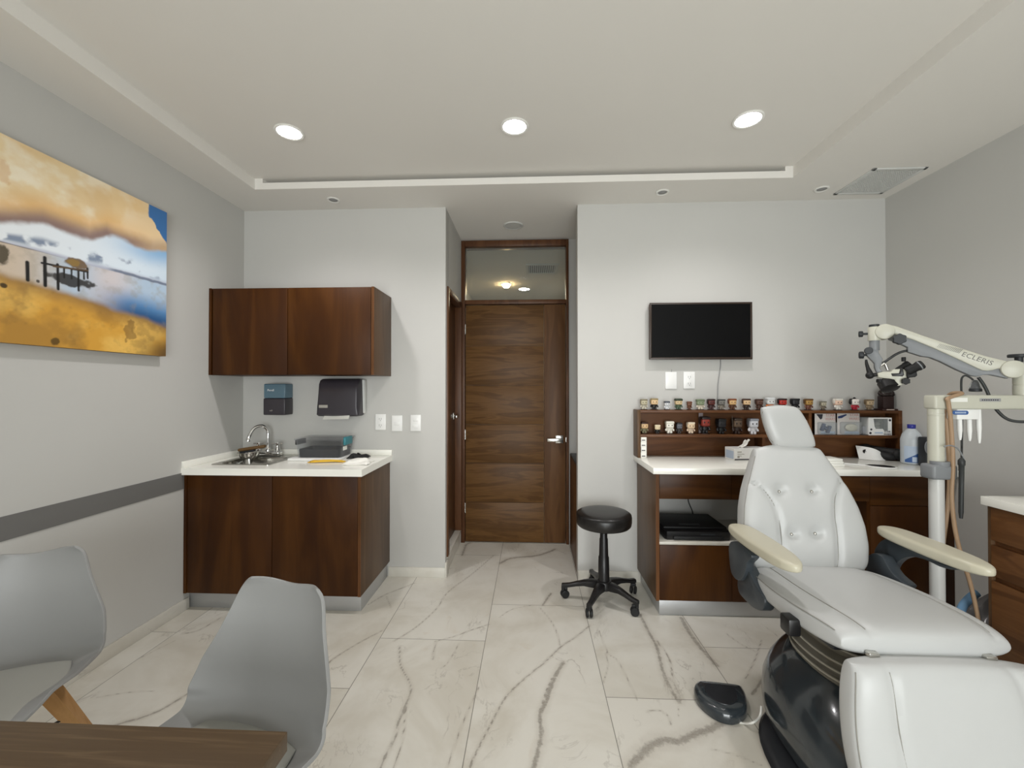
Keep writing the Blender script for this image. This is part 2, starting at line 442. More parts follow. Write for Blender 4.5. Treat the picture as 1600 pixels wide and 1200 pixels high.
# (pixels of the photograph that lie on the floor, half width in metres)
VEINS = [
    ([(624, 1010), (626, 1040), (640, 1066), (641, 1085), (625, 1120), (618, 1150), (598, 1190), (592, 1210)], .007),
    ([(641, 1085), (634, 1110), (631, 1145), (622, 1180), (612, 1210)], .004),
    ([(681, 1003), (678, 1018), (676, 1030)], .005), ([(718, 1004), (700, 1035), (688, 1045)], .003),
    ([(748, 1074), (728, 1118), (712, 1160), (695, 1210)], .004),
    ([(922, 977), (900, 995), (877, 1010), (850, 1036), (820, 1060), (790, 1090), (765, 1135), (742, 1180), (730, 1210)], .0055),
    ([(843, 949), (862, 972), (872, 995), (874, 1008)], .004),
    ([(880, 1036), (868, 1055), (855, 1090), (844, 1120), (846, 1150), (832, 1205)], .012),
    ([(862, 1060), (846, 1100), (843, 1125)], .005),
    ([(1000, 960), (1012, 985), (1026, 1010), (1036, 1050), (1050, 1080), (1062, 1097)], .011),
    ([(1026, 1000), (1046, 1030), (1052, 1062), (1068, 1095)], .005),
    ([(936, 985), (950, 1020), (965, 1032), (985, 1070), (995, 1094)], .0035),
    ([(942, 1068), (950, 1040), (945, 1020)], .003),
    ([(985, 1195), (1010, 1172), (1030, 1158), (1060, 1158), (1085, 1148), (1110, 1138), (1128, 1130)], .022),
    ([(1064, 965), (1078, 990), (1100, 1018), (1120, 1040)], .015),
    ([(1135, 990), (1148, 1000), (1164, 1010), (1185, 1020)], .004), ([(1190, 975), (1210, 990), (1232, 1008)], .003),
    ([(782, 880), (800, 872), (840, 868), (868, 858)], .016), ([(868, 858), (885, 866)], .004),
    ([(772, 867), (740, 895), (700, 925), (683, 950), (650, 980), (615, 1002)], .0045),
    ([(766, 975), (735, 985), (708, 995), (680, 1002)], .004),
    ([(848, 946), (855, 935), (861, 927)], .009),
    ([(722, 868), (728, 852), (735, 848)], .012), ([(780, 965), (800, 952), (830, 946)], .003),
    ([(648, 911), (620, 922), (600, 930), (575, 945)], .005), ([(604, 932), (611, 950)], .004),
    ([(598, 985), (560, 1005), (520, 1030), (500, 1050)], .005),
    ([(345, 965), (310, 985), (285, 990)], .005), ([(330, 1060), (250, 1110), (190, 1130), (160, 1140)], .008),
    ([(240, 1080), (200, 1082), (150, 1090)], .003), ([(275, 1000), (235, 1020), (215, 1030)], .003),
    ([(1010, 1112), (1030, 1110), (1045, 1120), (1048, 1132)], .004),
    ([(1190, 1000), (1180, 1030), (1165, 1060)], .004), ([(1175, 1085), (1186, 1070), (1192, 1060)], .008),
    ([(1060, 1100), (1060, 1120)], .002), ([(1110, 1170), (1150, 1180), (1190, 1196)], .0035),
]
xs = np.arange(XL - .1, XR + .9, 0.012); ys = np.concatenate([np.arange(YF - .1, 0.9, 0.1), np.arange(0.9, YD + .1, 0.012), np.arange(YD + .2, 7.2, .3)])
gx, gy = np.meshgrid(xs, ys)
best = np.full(gx.shape, 9.0)
for pts, hw in VEINS:
    q = catmull([(*at_z(u, v, 0)[:2], 0) for u, v in pts], 4)
    d = np.full(gx.shape, 9.0)
    for i in range(len(q) - 1): d = np.minimum(d, seg_dist(gx, gy, q[i][:2], q[i + 1][:2]))
    best = np.minimum(best, d / hw)
nx, ny = len(xs), len(ys)
me = bpy.data.meshes.new('floor')
vv = np.stack([gx.ravel(), gy.ravel(), np.zeros(gx.size)], 1)
idx = np.arange(nx * ny).reshape(ny, nx)
ff = np.stack([idx[:-1, :-1].ravel(), idx[:-1, 1:].ravel(), idx[1:, 1:].ravel(), idx[1:, :-1].ravel()], 1)
me.from_pydata(vv.tolist(), [], ff.tolist())
at = me.attributes.new('vein', 'FLOAT', 'POINT'); at.data.foreach_set('value', np.clip(best, 0, 9).astype(np.float32).ravel())

def marble(name, attr=True, tiles=True):
    t = NT(name); P = t.coord()
    sp = t.new('ShaderNodeSeparateXYZ'); t.l.new(P, sp.inputs[0]); X, Y = sp.outputs[0], sp.outputs[1]
    if tiles:
        cx = t.math('DIVIDE', t.math('SUBTRACT', X, TILE_X), 0.6); col = t.math('FLOOR', cx)
        ry = t.math('DIVIDE', t.math('SUBTRACT', t.math('SUBTRACT', Y, TILE_Y), t.math('MULTIPLY', col, 0.4)), 1.2); row = t.math('FLOOR', ry)
        fx = t.math('SUBTRACT', cx, col); fy = t.math('SUBTRACT', ry, row)
        dx = t.math('MULTIPLY', t.math('MINIMUM', fx, t.math('SUBTRACT', 1.0, fx)), 0.6)
        dy = t.math('MULTIPLY', t.math('MINIMUM', fy, t.math('SUBTRACT', 1.0, fy)), 1.2)
        g = t.math('SUBTRACT', 1.0, t.ss(t.math('MINIMUM', dx, dy), 0.0009, 0.0022))
        cmb = t.new('ShaderNodeCombineXYZ'); t.l.new(col, cmb.inputs[0]); t.l.new(row, cmb.inputs[1])
        wn = t.new('ShaderNodeTexWhiteNoise', noise_dimensions='3D'); t.l.new(cmb.outputs[0], wn.inputs[0])
        off = t.new('ShaderNodeVectorMath', operation='MULTIPLY_ADD'); t.l.new(wn.outputs[1], off.inputs[0]); off.inputs[1].default_value = (9, 9, 9); t.l.new(P, off.inputs[2])
        Q = off.outputs[0]; rnd = wn.outputs[0]
    else: Q = P; rnd = 0.5
    cloud = t.noise(Q, 2.2, 5, 0.6, 0.6)
    c = t.mix(t.ss(cloud, 0.35, 0.68), lin((218, 215, 206)), lin((202, 197, 185)))
    c = t.mix(t.math('MULTIPLY', rnd, 0.10) if tiles else 0.0, c, lin((190, 180, 164)))
    # faint background veining
    w = t.noise(t.mapping(Q, (1.0, .55, 1)), 3.2, 6, 0.6, 1.6)
    ridge = t.math('ABSOLUTE', t.math('SUBTRACT', w, 0.5))
    fv = t.math('SUBTRACT', 1.0, t.ss(ridge, 0.002, 0.016))
    c = t.mix(t.math('MULTIPLY', t.math('MULTIPLY', fv, t.ss(t.noise(Q, 4.0, 2), 0.5, 0.72)), 0.42), c, lin((150, 142, 132)))
    warm = t.ss(t.noise(Q, 5.0, 4, 0.6, 0.8), 0.62, 0.8)
    c = t.mix(t.math('MULTIPLY', warm, 0.25), c, lin((190, 168, 138)))
    if attr:
        a = t.new('ShaderNodeAttribute', attribute_name='vein').outputs['Fac']
        n1 = t.noise(P, 34, 5, 0.7, 0.4); n2 = t.noise(P, 120, 3, 0.7)
        d = t.math('ADD', a, t.math('MULTIPLY', t.math('SUBTRACT', n1, 0.5), 2.2))
        core = t.math('SUBTRACT', 1.0, t.ss(d, 0.25, 1.1)); halo = t.math('SUBTRACT', 1.0, t.ss(d, 0.6, 3.2))
        c = t.mix(t.math('MULTIPLY', halo, 0.30), c, lin((176, 168, 156)))
        k = t.math('MULTIPLY', core, t.math('MULTIPLY_ADD', n2, 0.7, 0.22))
        c = t.mix(k, c, lin((112, 104, 94)))
    if tiles: c = t.mix(t.math('MULTIPLY', g, 0.85), c, lin((96, 92, 84)))
    t.l.new(c, t.b.inputs['Base Color']); t.b.inputs['Roughness'].default_value = 0.30
    t.b.inputs['Specular IOR Level'].default_value = 0.4
    return t.m
_j = at_z(758, 1003, 0)
TILE_X = at_z(758, 1003, 0).x; TILE_Y = at_z(850, 946, 0).y       # a long joint, and the cross joint of the column to its right
M['floor'] = marble('marble_tile_floor')
M['marble'] = marble('marble_trim', attr=False, tiles=False)
me.materials.append(M['floor'])
fl = bpy.data.objects.new('floor', me); COL.objects.link(fl); fl['kind'] = 'structure'

T = .12
struct('wall_left', MB().box(XL - T, XL, YF - T, YB + T, 0, ZC + .1), M['wall'])
struct('wall_right', MB().box(XR, XR + T, YF - T, YB + T, 0, ZC + .1), M['wall'])
WX0, WX1, WZ0, WZ1 = -.90, 1.60, .08, 2.25
struct('wall_front', MB().box(XL, WX0, YF - T, YF, 0, ZC + .1).box(WX1, XR, YF - T, YF, 0, ZC + .1).box(WX0, WX1, YF - T, YF, 0, WZ0).box(WX0, WX1, YF - T, YF, WZ1, ZC + .1), M['wall'])
w2 = MB()
for x in (WX0, WX0 + .82, WX0 + 1.64, WX1 - .04): w2.box(x, x + .04, YF - .08, YF - .03, WZ0, WZ1, .003)
w2.box(WX0, WX1, YF - .08, YF - .03, WZ0, WZ0 + .04, .003).box(WX0, WX1, YF - .08, YF - .03, WZ1 - .04, WZ1, .003)
w2s = struct('window_2', w2, M['alum'])
struct('pane', MB().box(WX0 + .02, WX1 - .02, YF - .058, YF - .054, WZ0 + .02, WZ1 - .02), M['pane'], w2s)
struct('wall_back_left', MB().box(XL, AX0, YB, YB + .10, 0, ZC + .1), M['wall'])
struct('wall_back_right', MB().box(AX1, XR, YB, YB + .09, 0, ZC + .1), M['wall'])
# left side of the door recess: lintel, jamb ends and the low step of the side door
SD0, SD1, SDZ, STEP = 3.20, 3.815, 2.17, 0.13
mb = MB().box(AX0 - .10, AX0, YB + .10, SD0, 0, ZC).box(AX0 - .10, AX0, SD1, YD + .1, 0, ZC).box(AX0 - .10, AX0, SD0, SD1, SDZ, ZC)
struct('wall_alcove_left', mb, M['wall'])
struct('wall_alcove_right', MB().box(.80, .90, YB + .09, YD + .1, 0, ZC), M['wall'])
struct('wall_alcove_back', MB().box(AX1 - .003, .80, YD, YD + .1, 0, ZC), M['wall'])
struct('trim_1', MB().box(AX0 - .10, AX0 - .001, SD0, SD1, 0, STEP - .02), M['marble'])                 # riser of the side door step
struct('trim_2', MB().box(AX0 - .10, AX0 + .006, SD0, SD1, STEP - .02, STEP, .003), M['marble'])         # tread of the side door step

# ceiling: raised tray with a soffit round it and a slot along the back edge
mb = MB()
mb.box(XL, TX0, YF, YB, ZS, ZC + .1).box(TX1, XR, YF, YB, ZS, ZC + .1)
mb.box(TX0, TX1, TY, YB, ZS, ZS + .045)
mb.box(TX0, TX0 + .055, TY, YB, ZS + .045, ZC + .1).box(TX1 - .05, TX1, TY, YB, ZS + .045, ZC + .1).box(TX0, TX1, TY + .10, YB, ZS + .045, ZC + .1)
mb.box(TX0, TX1, YF, YB, ZC, ZC + .1)
mb.box(AX0, .80, YB, YD + .1, ZS, ZC + .1)
struct('ceiling', mb, M['ceil'])

# grey painted band on the left wall
struct('trim_3', MB().box(XL, XL + .004, YF, 2.585, .777, .880, .0), M['stripe'])
def base(name, *b): struct(name, MB().box(*b, .002), M['marble'])
base('baseboard_left', XL, XL + .012, YF, 2.62, 0, .072)
base('baseboard_right', XR - .012, XR, YF, 2.6, 0, .072)
base('baseboard_back_left', -1.075, AX0, YB - .012, YB, 0, .072)
base('baseboard_back_right', AX1, .80, YB - .012, YB, 0, .072)
base('baseboard_alcove_left', AX0, AX0 + .012, YB - .012, SD0, 0, .11)

# main door with its frame and glazed light above
FT = 2.777
df = thing('door_1', 'tall walnut door with horizontal grooves and silver lever handle', 'door', (-.14, YD, 0)); 
for k in ('label', 'category'): del df[k]
df['kind'] = 'structure'
mb = MB().box(AX0, AX0 + .035, YD - .03, YD + .09, 0, FT, .003).box(.318, .342, YD - .03, YD + .09, 0, FT, .003)
mb.box(AX0 + .035, .318, YD - .03, YD + .09, FT - .055, FT, .003).box(AX0 + .035, .318, YD - .03, YD + .09, 2.190, 2.228, .003)
obj('door_frame', mb, M['frame'], df)
mb = MB(); zz = [.008, .370, .729, 1.083, 1.444, 1.805, 2.184]
for i in range(6): mb.box(-.604, .1155, YD - .012, YD + .03, zz[i] + (.003 if i else 0), zz[i + 1] - .003, .0015)
mb.box(-.604, .1155, YD - .002, YD + .028, .01, 2.18)
obj('door_panel', mb, M['doorw'], df)
obj('door_stile', MB().box(.1185, .312, YD - .012, YD + .03, .008, 2.184, .0015), M['doorv'], df)
mb = MB().box(.222, .292, YD - .018, YD - .012, .915, .985, .002)
mb.cyl((.268, YD - .018, .95), (.268, YD - .055, .95), .011).box(.145, .280, YD - .066, YD - .050, .934, .962, .003)
obj('door_handle', mb, M['nickel'], df)
for z in (.32, .99, 1.96): obj('hinge', MB().cyl((-.607, YD - .02, z - .045), (-.607, YD - .02, z + .045), .007, seg=10), M['nickel'], df)
obj('strike_plate', MB().box(.3125, .3175, YD - .034, YD - .03, .93, .97), M['nickel'], df)
struct('window_1', MB().box(AX0 + .035, .318, YD + .022, YD + .028, 2.228, FT - .055), M['pane'])

# side door in the left wall of the recess
sd = thing('door_2', 'x', 'x', (AX0, (SD0 + SD1) / 2, STEP)); del sd['label']; del sd['category']; sd['kind'] = 'structure'
mb = MB().box(AX0 - .10, AX0 + .012, SD0 - .02, SD0 + .035, STEP, SDZ + .03, .003).box(AX0 - .10, AX0 + .012, SD1 - .035, SD1 + .02, STEP, SDZ + .03, .003)
mb.box(AX0 - .10, AX0 + .012, SD0 + .035, SD1 - .035, SDZ - .02, SDZ + .03, .003)
obj('door_frame', mb, M['frame'], sd)
obj('door_panel', MB().box(AX0 - .085, AX0 - .045, SD0 + .036, SD1 - .036, STEP + .005, SDZ - .021, .002), M['darkdoor'], sd)
mb = MB().cyl((AX0 - .045, 3.70, 1.17), (AX0 - .005, 3.70, 1.17), .010).box(AX0 - .012, AX0 + .004, 3.60, 3.712, 1.158, 1.182, .003)
mb.box(AX0 - .045, AX0 - .038, 3.67, 3.73, 1.14, 1.20, .002)
obj('door_handle', mb, M['nickel'], sd)

# corridor seen through the glass over the door
struct('wall_corridor_left', MB().box(-1.02, -.90, YD + .1, 7.0, 0, ZC), M['wall'])
struct('wall_corridor_right', MB().box(.50, .60, YD + .1, 7.0, 0, ZC), M['wall'])
struct('wall_corridor_back', MB().box(-1.0, .6, 7.0, 7.1, 0, ZC), M['wall'])
mb = MB().box(-1.0, .6, YD + .1, 7.0, ZS, ZC)
struct('ceiling_corridor', mb, M['ceil'])
def downlight(x, y, z, r, mat, label, group=None, spot=False, dome=0.0):
    t = thing('ceiling_downlight', label, 'ceiling light', (x, y, z), 0, group)
    obj('trim_ring', MB().lathe([(r, 0), (r + .012, 0), (r + .014, -.004), (r + .010, -.008), (r, -.006)], (x, y, z), seg=40, cap=False), M['trimring'], t)
    obj('diffuser', MB().lathe([(r, -.0035), (r * .6, -.0035 - .04 * r - dome * .8), (.001, -.006 - dome)], (x, y, z), seg=40), mat, t)
    if spot:
        ld = bpy.data.lights.new('downlight_beam', 'SPOT'); ld.energy = LAMP_W; ld.color = LAMP_COLOR
        ld.spot_size = LAMP_CONE; ld.spot_blend = 1.0; ld.shadow_soft_size = .05
        lo = bpy.data.objects.new('downlight_beam', ld); COL.objects.link(lo); lo.parent = t; lo.location = (0, 0, -.065)
    return t
p = at_z(791, 444, ZS); downlight(p.x, p.y, ZS, .060, M['warm'], 'warm glowing round light seen through the glass above the door', None, False, .045)
p = at_z(819, 451.5, ZS); downlight(p.x, p.y, ZS, .070, M['cool'], 'white round light behind the glass above the door, right of the warm one')
g0 = at_z(822, 426, ZS); g1 = at_z(873, 413, ZS)
t = thing('air_vent', 'slatted white air vent in corridor ceiling behind the glass over the door', 'air vent', ((g0.x + g1.x) / 2, (g0.y + g1.y) / 2, ZS))
x0, x1, y0, y1 = g0.x, g1.x, g0.y, g1.y
mb = MB().box(x0, x1, y0, y0 + .03, ZS - .012, ZS, .002).box(x0, x1, y1 - .03, y1, ZS - .012, ZS, .002).box(x0, x0 + .03, y0, y1, ZS - .012, ZS, .002).box(x1 - .03, x1, y0, y1, ZS - .012, ZS, .002)
obj('vent_frame', mb, M['grille'], t)
obj('vent_backing', MB().box(x0 + .02, x1 - .02, y0 + .02, y1 - .02, ZS - .003, ZS), M['grilledark'], t)
mb = MB()
for i in range(13):
    xx = x0 + .04 + i * (x1 - x0 - .08) / 12; mb.box(xx - .004, xx + .004, y0 + .03, y1 - .03, ZS - .010, ZS - .003)
obj('vent_slats', mb, M['grille'], t)

# ceiling lamps of the room: front row in view, the others behind the photographer
LR = .064
names = ['left', 'middle', 'right']
for i, (u, v) in enumerate(((452, 206), (804, 197), (1169, 186))):
    p = at_z(u, v, ZC)
    downlight(p.x, p.y, ZC, LR, M['lamp'], ['bright round ceiling downlight on the left, nearest the painting', 'bright round ceiling downlight in the middle, in line with the door', 'bright round ceiling downlight on the right, above the white chair'][i], 'round LED downlights in the raised ceiling', True)
for i, (u, v) in enumerate(((521, 312), (1035, 300), (1284, 295))):
    p = at_z(u, v, ZS)
    t = thing('ceiling_spotlight', ['small unlit recessed spotlight above the wall cabinet', 'small unlit recessed spotlight above the television', 'small unlit recessed spotlight beside the square ceiling grille'][i], 'spotlight', (p.x, p.y, ZS), 0, 'unlit spotlights in the soffit')
    obj('trim_ring', MB().lathe([(.030, 0), (.045, 0), (.046, -.004), (.040, -.008), (.030, -.004)], (p.x, p.y, ZS), seg=32, cap=False), M['trimring'], t)
    obj('bulb', MB().lathe([(.030, -.001), (.024, -.002), (.012, -.005), (.001, -.006)], (p.x, p.y, ZS), seg=28), M['slot'], t)
p = at_z(802, 352, ZS)
t = thing('ceiling_speaker', 'round flat white disc on recess ceiling in front of the door', 'ceiling speaker', (p.x, p.y, ZS))
obj('rim', MB().lathe([(.062, 0), (.082, 0), (.083, -.004), (.076, -.009), (.062, -.006)], (p.x, p.y, ZS), seg=40, cap=False), M['grille'], t)
obj('cover', MB().lathe([(.062, -.004), (.03, -.005), (.001, -.005)], (p.x, p.y, ZS), seg=40), M['grille'], t)
# square return-air grille
x0, x1, y0, y1 = 2.125, 2.452, 2.69, 3.04
t = thing('air_grille', 'square white perforated air grille in the soffit corner at right', 'air vent', ((x0 + x1) / 2, (y0 + y1) / 2, ZS))
mb = MB().box(x0, x1, y0, y0 + .022, ZS - .008, ZS, .002).box(x0, x1, y1 - .022, y1, ZS - .008, ZS, .002).box(x0, x0 + .022, y0, y1, ZS - .008, ZS, .002).box(x1 - .022, x1, y0, y1, ZS - .008, ZS, .002)
obj('grille_frame', mb, M['grille'], t)
obj('grille_backing', MB().box(x0 + .02, x1 - .02, y0 + .02, y1 - .02, ZS - .002, ZS), M['grille'], t)
mb = MB()
for i in range(22):
    a = x0 + .026 + i * (x1 - x0 - .052) / 21; mb.box(a - .003, a + .003, y0 + .02, y1 - .02, ZS - .006, ZS - .002)
    b = y0 + .026 + i * (y1 - y0 - .052) / 21; mb.box(x0 + .02, x1 - .02, b - .003, b + .003, ZS - .005, ZS - .002)
obj('grille_mesh', mb, M['grille'], t)
# low cabinet in the pocket on the right of the door
t = thing('low_cabinet', 'low dark walnut cabinet tucked in the recess right of the door', 'cabinet', (.57, 3.54, 0))
obj('body', MB().box(AX1 + .002, .80, YB + .09, YD - .075, .0, .815, .002), M['darkdoor'], t)
obj('top', MB().box(AX1 + .002, .80, YB + .09, YD - .075, .815, .835, .002), M['charmat'], t)
# ------------------------------------------------------------------ left wall: canvas print of a beach
def vnoise(x, y, seed):
    rng = np.random.RandomState(seed); g = rng.rand(64, 64)
    xi = np.floor(x).astype(int); yi = np.floor(y).astype(int); fx = x - xi; fy = y - yi
    fx = fx * fx * (3 - 2 * fx); fy = fy * fy * (3 - 2 * fy)
    a = g[yi % 64, xi % 64]; b = g[yi % 64, (xi + 1) % 64]; c = g[(yi + 1) % 64, xi % 64]; d = g[(yi + 1) % 64, (xi + 1) % 64]
    return (a * (1 - fx) + b * fx) * (1 - fy) + (c * (1 - fx) + d * fx) * fy
def fbm(x, y, seed, o=5):
    s = 0; a = .5
    for k in range(o): s = s + a * vnoise(x * 2 ** k + 17.3 * k, y * 2 ** k + 9.1 * k, seed + k); a *= .5
    return s / (1 - .5 ** o)
PX = XL + .042
def pz(a, b): q = at_x(a / 3, 180 + b / 3, PX); return q.y, q.z
cy1 = (pz(778, 455)[0] + pz(782, 1130)[0]) / 2
cz1 = (pz(0, 80)[1] + pz(776, 455)[1]) / 2; cz0 = (pz(0, 1065)[1] + pz(780, 1130)[1]) / 2
cy0 = cy1 - 1.32
def line(pts):
    q = sorted(pz(a, b) for a, b in pts); return np.array([p[0] for p in q]), np.array([p[1] for p in q])
N1, N2 = 420, 300
yy, zz2 = np.meshgrid(np.linspace(cy0, cy1, N1), np.linspace(cz0, cz1, N2))
def along(pts): a, b = line(pts); return np.interp(yy, a, b)
def sst(x, a, b): t = np.clip((x - a) / (b - a), 0, 1); return t * t * (3 - 2 * t)
def mixc(c, d, f): f = np.asarray(f)[..., None]; return c * (1 - f) + np.array(d) * f
L_ = lambda *c: np.array(lin(c))
wob = fbm(yy * 9, zz2 * 9, 3) - .5; wob2 = fbm(yy * 26, zz2 * 30, 11) - .5; big = fbm(yy * 4, zz2 * 6, 21) - .5
cloudb = along([(-500, 330), (-200, 420), (0, 510), (200, 512), (330, 560), (420, 590), (500, 570), (620, 612), (700, 636), (776, 634)])
hor = along([(-500, 480), (0, 592), (190, 640), (430, 706), (600, 748), (780, 800)])
sand = along([(-500, 560), (0, 730), (100, 765), (250, 800), (400, 850), (520, 900), (650, 940), (780, 985)])
img = np.zeros(yy.shape + (3,)) + L_(206, 222, 236)
# sky between horizon and cloud: white to blue, dark cloud scraps low down
t = (zz2 - hor) / np.maximum(cloudb - hor, 1e-3)
img = mixc(img, L_(232, 236, 240), np.clip(.75 - (yy - (cy1 - .55)) * 1.3, 0, 1) * .9)
img = mixc(img, L_(122, 172, 216), sst(yy, cy1 - .45, cy1) * sst(t, .35, .95) * .85)
img = mixc(img, L_(108, 124, 150), sst(wob + .35 * wob2, .02, .16) * (1 - sst(np.abs(t - .32), .05, .30)) * .9)
img = mixc(img, L_(150, 152, 176), (1 - sst(t, .0, .18)) * .7)
# great golden cloud
cb = cloudb + wob * .05
cl = sst(zz2 - cb, -.012, .02)
h = (zz2 - cb)
cc = np.zeros(img.shape) + L_(228, 204, 160)
cc = mixc(cc, L_(238, 226, 200), sst(big + .5 * wob + .25 * wob2, -.10, .16))
cc = mixc(cc, L_(216, 182, 130), sst(-big + .6 * wob, .0, .30) * .6)
cc = mixc(cc, L_(220, 168, 94), (1 - sst(np.abs(h - .065 + wob * .10), .0, .10)) * .62 * (1 - sst(yy, cy1 - .35, cy1)))
cc = mixc(cc, L_(232, 192, 132), sst(yy, cy1 - .5, cy1 - .1) * .6)
cc = mixc(cc, L_(122, 98, 100), (1 - sst(h + wob * .07 - .016, .0, .080)) * .9 * (1 - .5 * sst(yy, cy1 - .30, cy1)))
img = img * (1 - cl[..., None]) + cc * cl[..., None]
# blue corner of open sky
blue = sst((zz2 - (cz1 - .145)) + (yy - cy1) * 1.0 + wob2 * .05 + .045, .0, .01) * sst(yy, cy1 - .125 + wob2 * .02, cy1 - .115)
img = mixc(img, L_(60, 112, 170), blue)
# water
wa = sst(hor - zz2, -.002, .003)
wc = np.zeros(img.shape) + L_(176, 196, 216)
td = (hor - zz2) / np.maximum(hor - sand, .02)
wc = mixc(wc, L_(206, 186, 162), (1 - sst(yy, cy1 - .75, cy1 - .45)) * .9)
wc = mixc(wc, L_(214, 200, 196), (1 - sst(np.abs(yy - (cy1 - .33)), 0, .2)) * .75)
wc = mixc(wc, L_(64, 122, 176), sst(td, .25, .8) * sst(yy, cy1 - .46, cy1 - .2) * .9)
wc = mixc(wc, L_(30, 66, 112), sst(td, .65, 1.0) * sst(yy, cy1 - .5, cy1 - .12) * .8)
wc = mixc(wc, L_(150, 140, 120), np.clip(wob2 * 1.2, 0, .3))
img = img * (1 - wa[..., None]) + wc * wa[..., None]
# wet sand reflecting the cloud
sa = sst(sand + wob * .03 - zz2, -.012, .03)
sc = np.zeros(img.shape) + L_(208, 156, 66)
sc = mixc(sc, L_(228, 184, 96), sst(big + .4 * wob, -.05, .2))
sc = mixc(sc, L_(150, 112, 56), sst(-big + .8 * wob, .0, .34) * .65)
sc = mixc(sc, L_(124, 98, 66), (1 - sst(sand - zz2 + wob * .05, .0, .10)) * .75)
sc = mixc(sc, L_(120, 92, 54), sst(wob2 + big * .8 + wob * .4, .06, .36) * .30)
sc = mixc(sc, L_(70, 58, 48), sst(yy, cy1 - .25, cy1) * sst(cz0 + .14 - zz2 + wob * .1, -.02, .12) * .8)
img = img * (1 - sa[..., None]) + sc * sa[..., None]
# horizon thread, bushes, jetty and posts
img = mixc(img, L_(84, 72, 62), (1 - sst(np.abs(zz2 - hor), .0008, .003)) * (1 - sst(yy, cy1 - .75, cy1 - .50)) * .8)
img = mixc(img, L_(84, 96, 118), (1 - sst(np.abs(zz2 - hor - .006 + wob2 * .01), .004, .010)) * sst(yy, cy1 - .36, cy1 - .30) * .75)
def blob(a, b, ry_, rz_, col, f=.9, rag=.6):
    global img
    q = pz(a, b); d = np.hypot((yy - q[0]) / ry_, (zz2 - q[1]) / rz_) + wob2 * rag * 2
    img = mixc(img, L_(*col), (1 - sst(d, .8, 1.1)) * f)
blob(370, 700, .055, .026, (104, 76, 34)); blob(350, 694, .03, .016, (150, 120, 56), .7); blob(0, 650, .035, .045, (62, 54, 34)); blob(335, 775, .10, .026, (36, 30, 24), .92)
def stroke(a0, b0, a1, b1, w, col=(24, 18, 15), f=1.0):
    global img
    p, q = pz(a0, b0), pz(a1, b1); d = seg_dist(yy, zz2, p, q); img = mixc(img, L_(*col), (1 - sst(d, w * .7, w * 1.3)) * f)
stroke(128, 690, 130, 772, .0075); stroke(210, 668, 212, 798, .0075); stroke(270, 700, 273, 815, .006); stroke(300, 715, 301, 760, .004); stroke(335, 725, 336, 765, .004); stroke(367, 728, 369, 822, .005); stroke(393, 728, 394, 768, .004); stroke(410, 718, 411, 765, .004)
stroke(195, 692, 412, 735, .0045); stroke(250, 708, 412, 728, .004, (90, 72, 52))
blob(18, 798, .014, .012, (36, 30, 24)); blob(178, 778, .008, .008, (36, 30, 24)); blob(262, 1060, .02, .016, (70, 56, 34), .8); blob(610, 1010, .03, .05, (112, 84, 50), .6, 1.0); blob(10, 270, .03, .05, (206, 160, 100), .5)
img = np.clip((img - .01) * 1.16, 0, 1)
t = thing('canvas_print', 'large canvas print of a golden cloud over a beach with a wooden jetty', 'wall art', (XL + .02, (cy0 + cy1) / 2, cz0))
me = bpy.data.meshes.new('printed_face')
v3 = np.stack([np.full(yy.size, PX), yy.ravel(), zz2.ravel()], 1) - np.array(ROOTS[t.name])
ix = np.arange(N1 * N2).reshape(N2, N1)
me.from_pydata(v3.tolist(), [], np.stack([ix[:-1, :-1].ravel(), ix[:-1, 1:].ravel(), ix[1:, 1:].ravel(), ix[1:, :-1].ravel()], 1).tolist())
ca = me.attributes.new('paint', 'FLOAT_COLOR', 'POINT')
ca.data.foreach_set('color', np.concatenate([np.clip(img, 0, 1), np.ones(yy.shape + (1,))], 2).astype(np.float32).ravel())
M['print'] = attr_color('beach_print', .5); me.materials.append(M['print'])
o = bpy.data.objects.new('printed_face', me); COL.objects.link(o); o.parent = t
M['canvasedge'] = plain('canvas_edge', (150, 116, 66), .7, var=.3, nscale=8)
obj('stretcher', MB().box(XL, PX - .0006, cy0, cy1, cz0, cz1, .002), M['canvasedge'], t)

# ------------------------------------------------------------------ wall cabinet over the sink
UX0, UX1, UY, UZ0, UZ1 = XL, -1.060, 2.78, 1.508, 2.105
t = thing('wall_cabinet', 'walnut wall cabinet with two flush doors hung above the sink', 'wall cabinet', ((UX0 + UX1) / 2, YB, UZ0))
mb = MB().box(UX0, UX0 + .018, UY + .0, YB, UZ0, UZ1, .001).box(UX0 + .018, UX1 - .018, UY + .022, YB, UZ0, UZ0 + .018).box(UX0 + .018, UX1 - .018, UY + .022, YB, UZ1 - .018, UZ1).box(UX0 + .018, UX1 - .018, YB - .01, YB, UZ0, UZ1)
obj('carcass', mb, M['wood'], t)
obj('side_panel', MB().box(UX1 - .018, UX1, UY + .002, YB, UZ0, UZ1, .001), M['woodside'], t)
obj('edge_band', MB().box(UX1 - .0185, UX1 + .0005, UY - .0005, UY + .002, UZ0, UZ1), M['woodedge'], t)
mid = (UX0 + UX1) / 2 - .02
obj('door', MB().box(UX0 + .030, mid - .0022, UY - .001, UY + .02, UZ0 + .003, UZ1 - .003, .001), M['wood'], t)
obj('door', MB().box(mid + .0022, UX1 - .0215, UY - .001, UY + .02, UZ0 + .003, UZ1 - .003, .001), M['wood'], t)

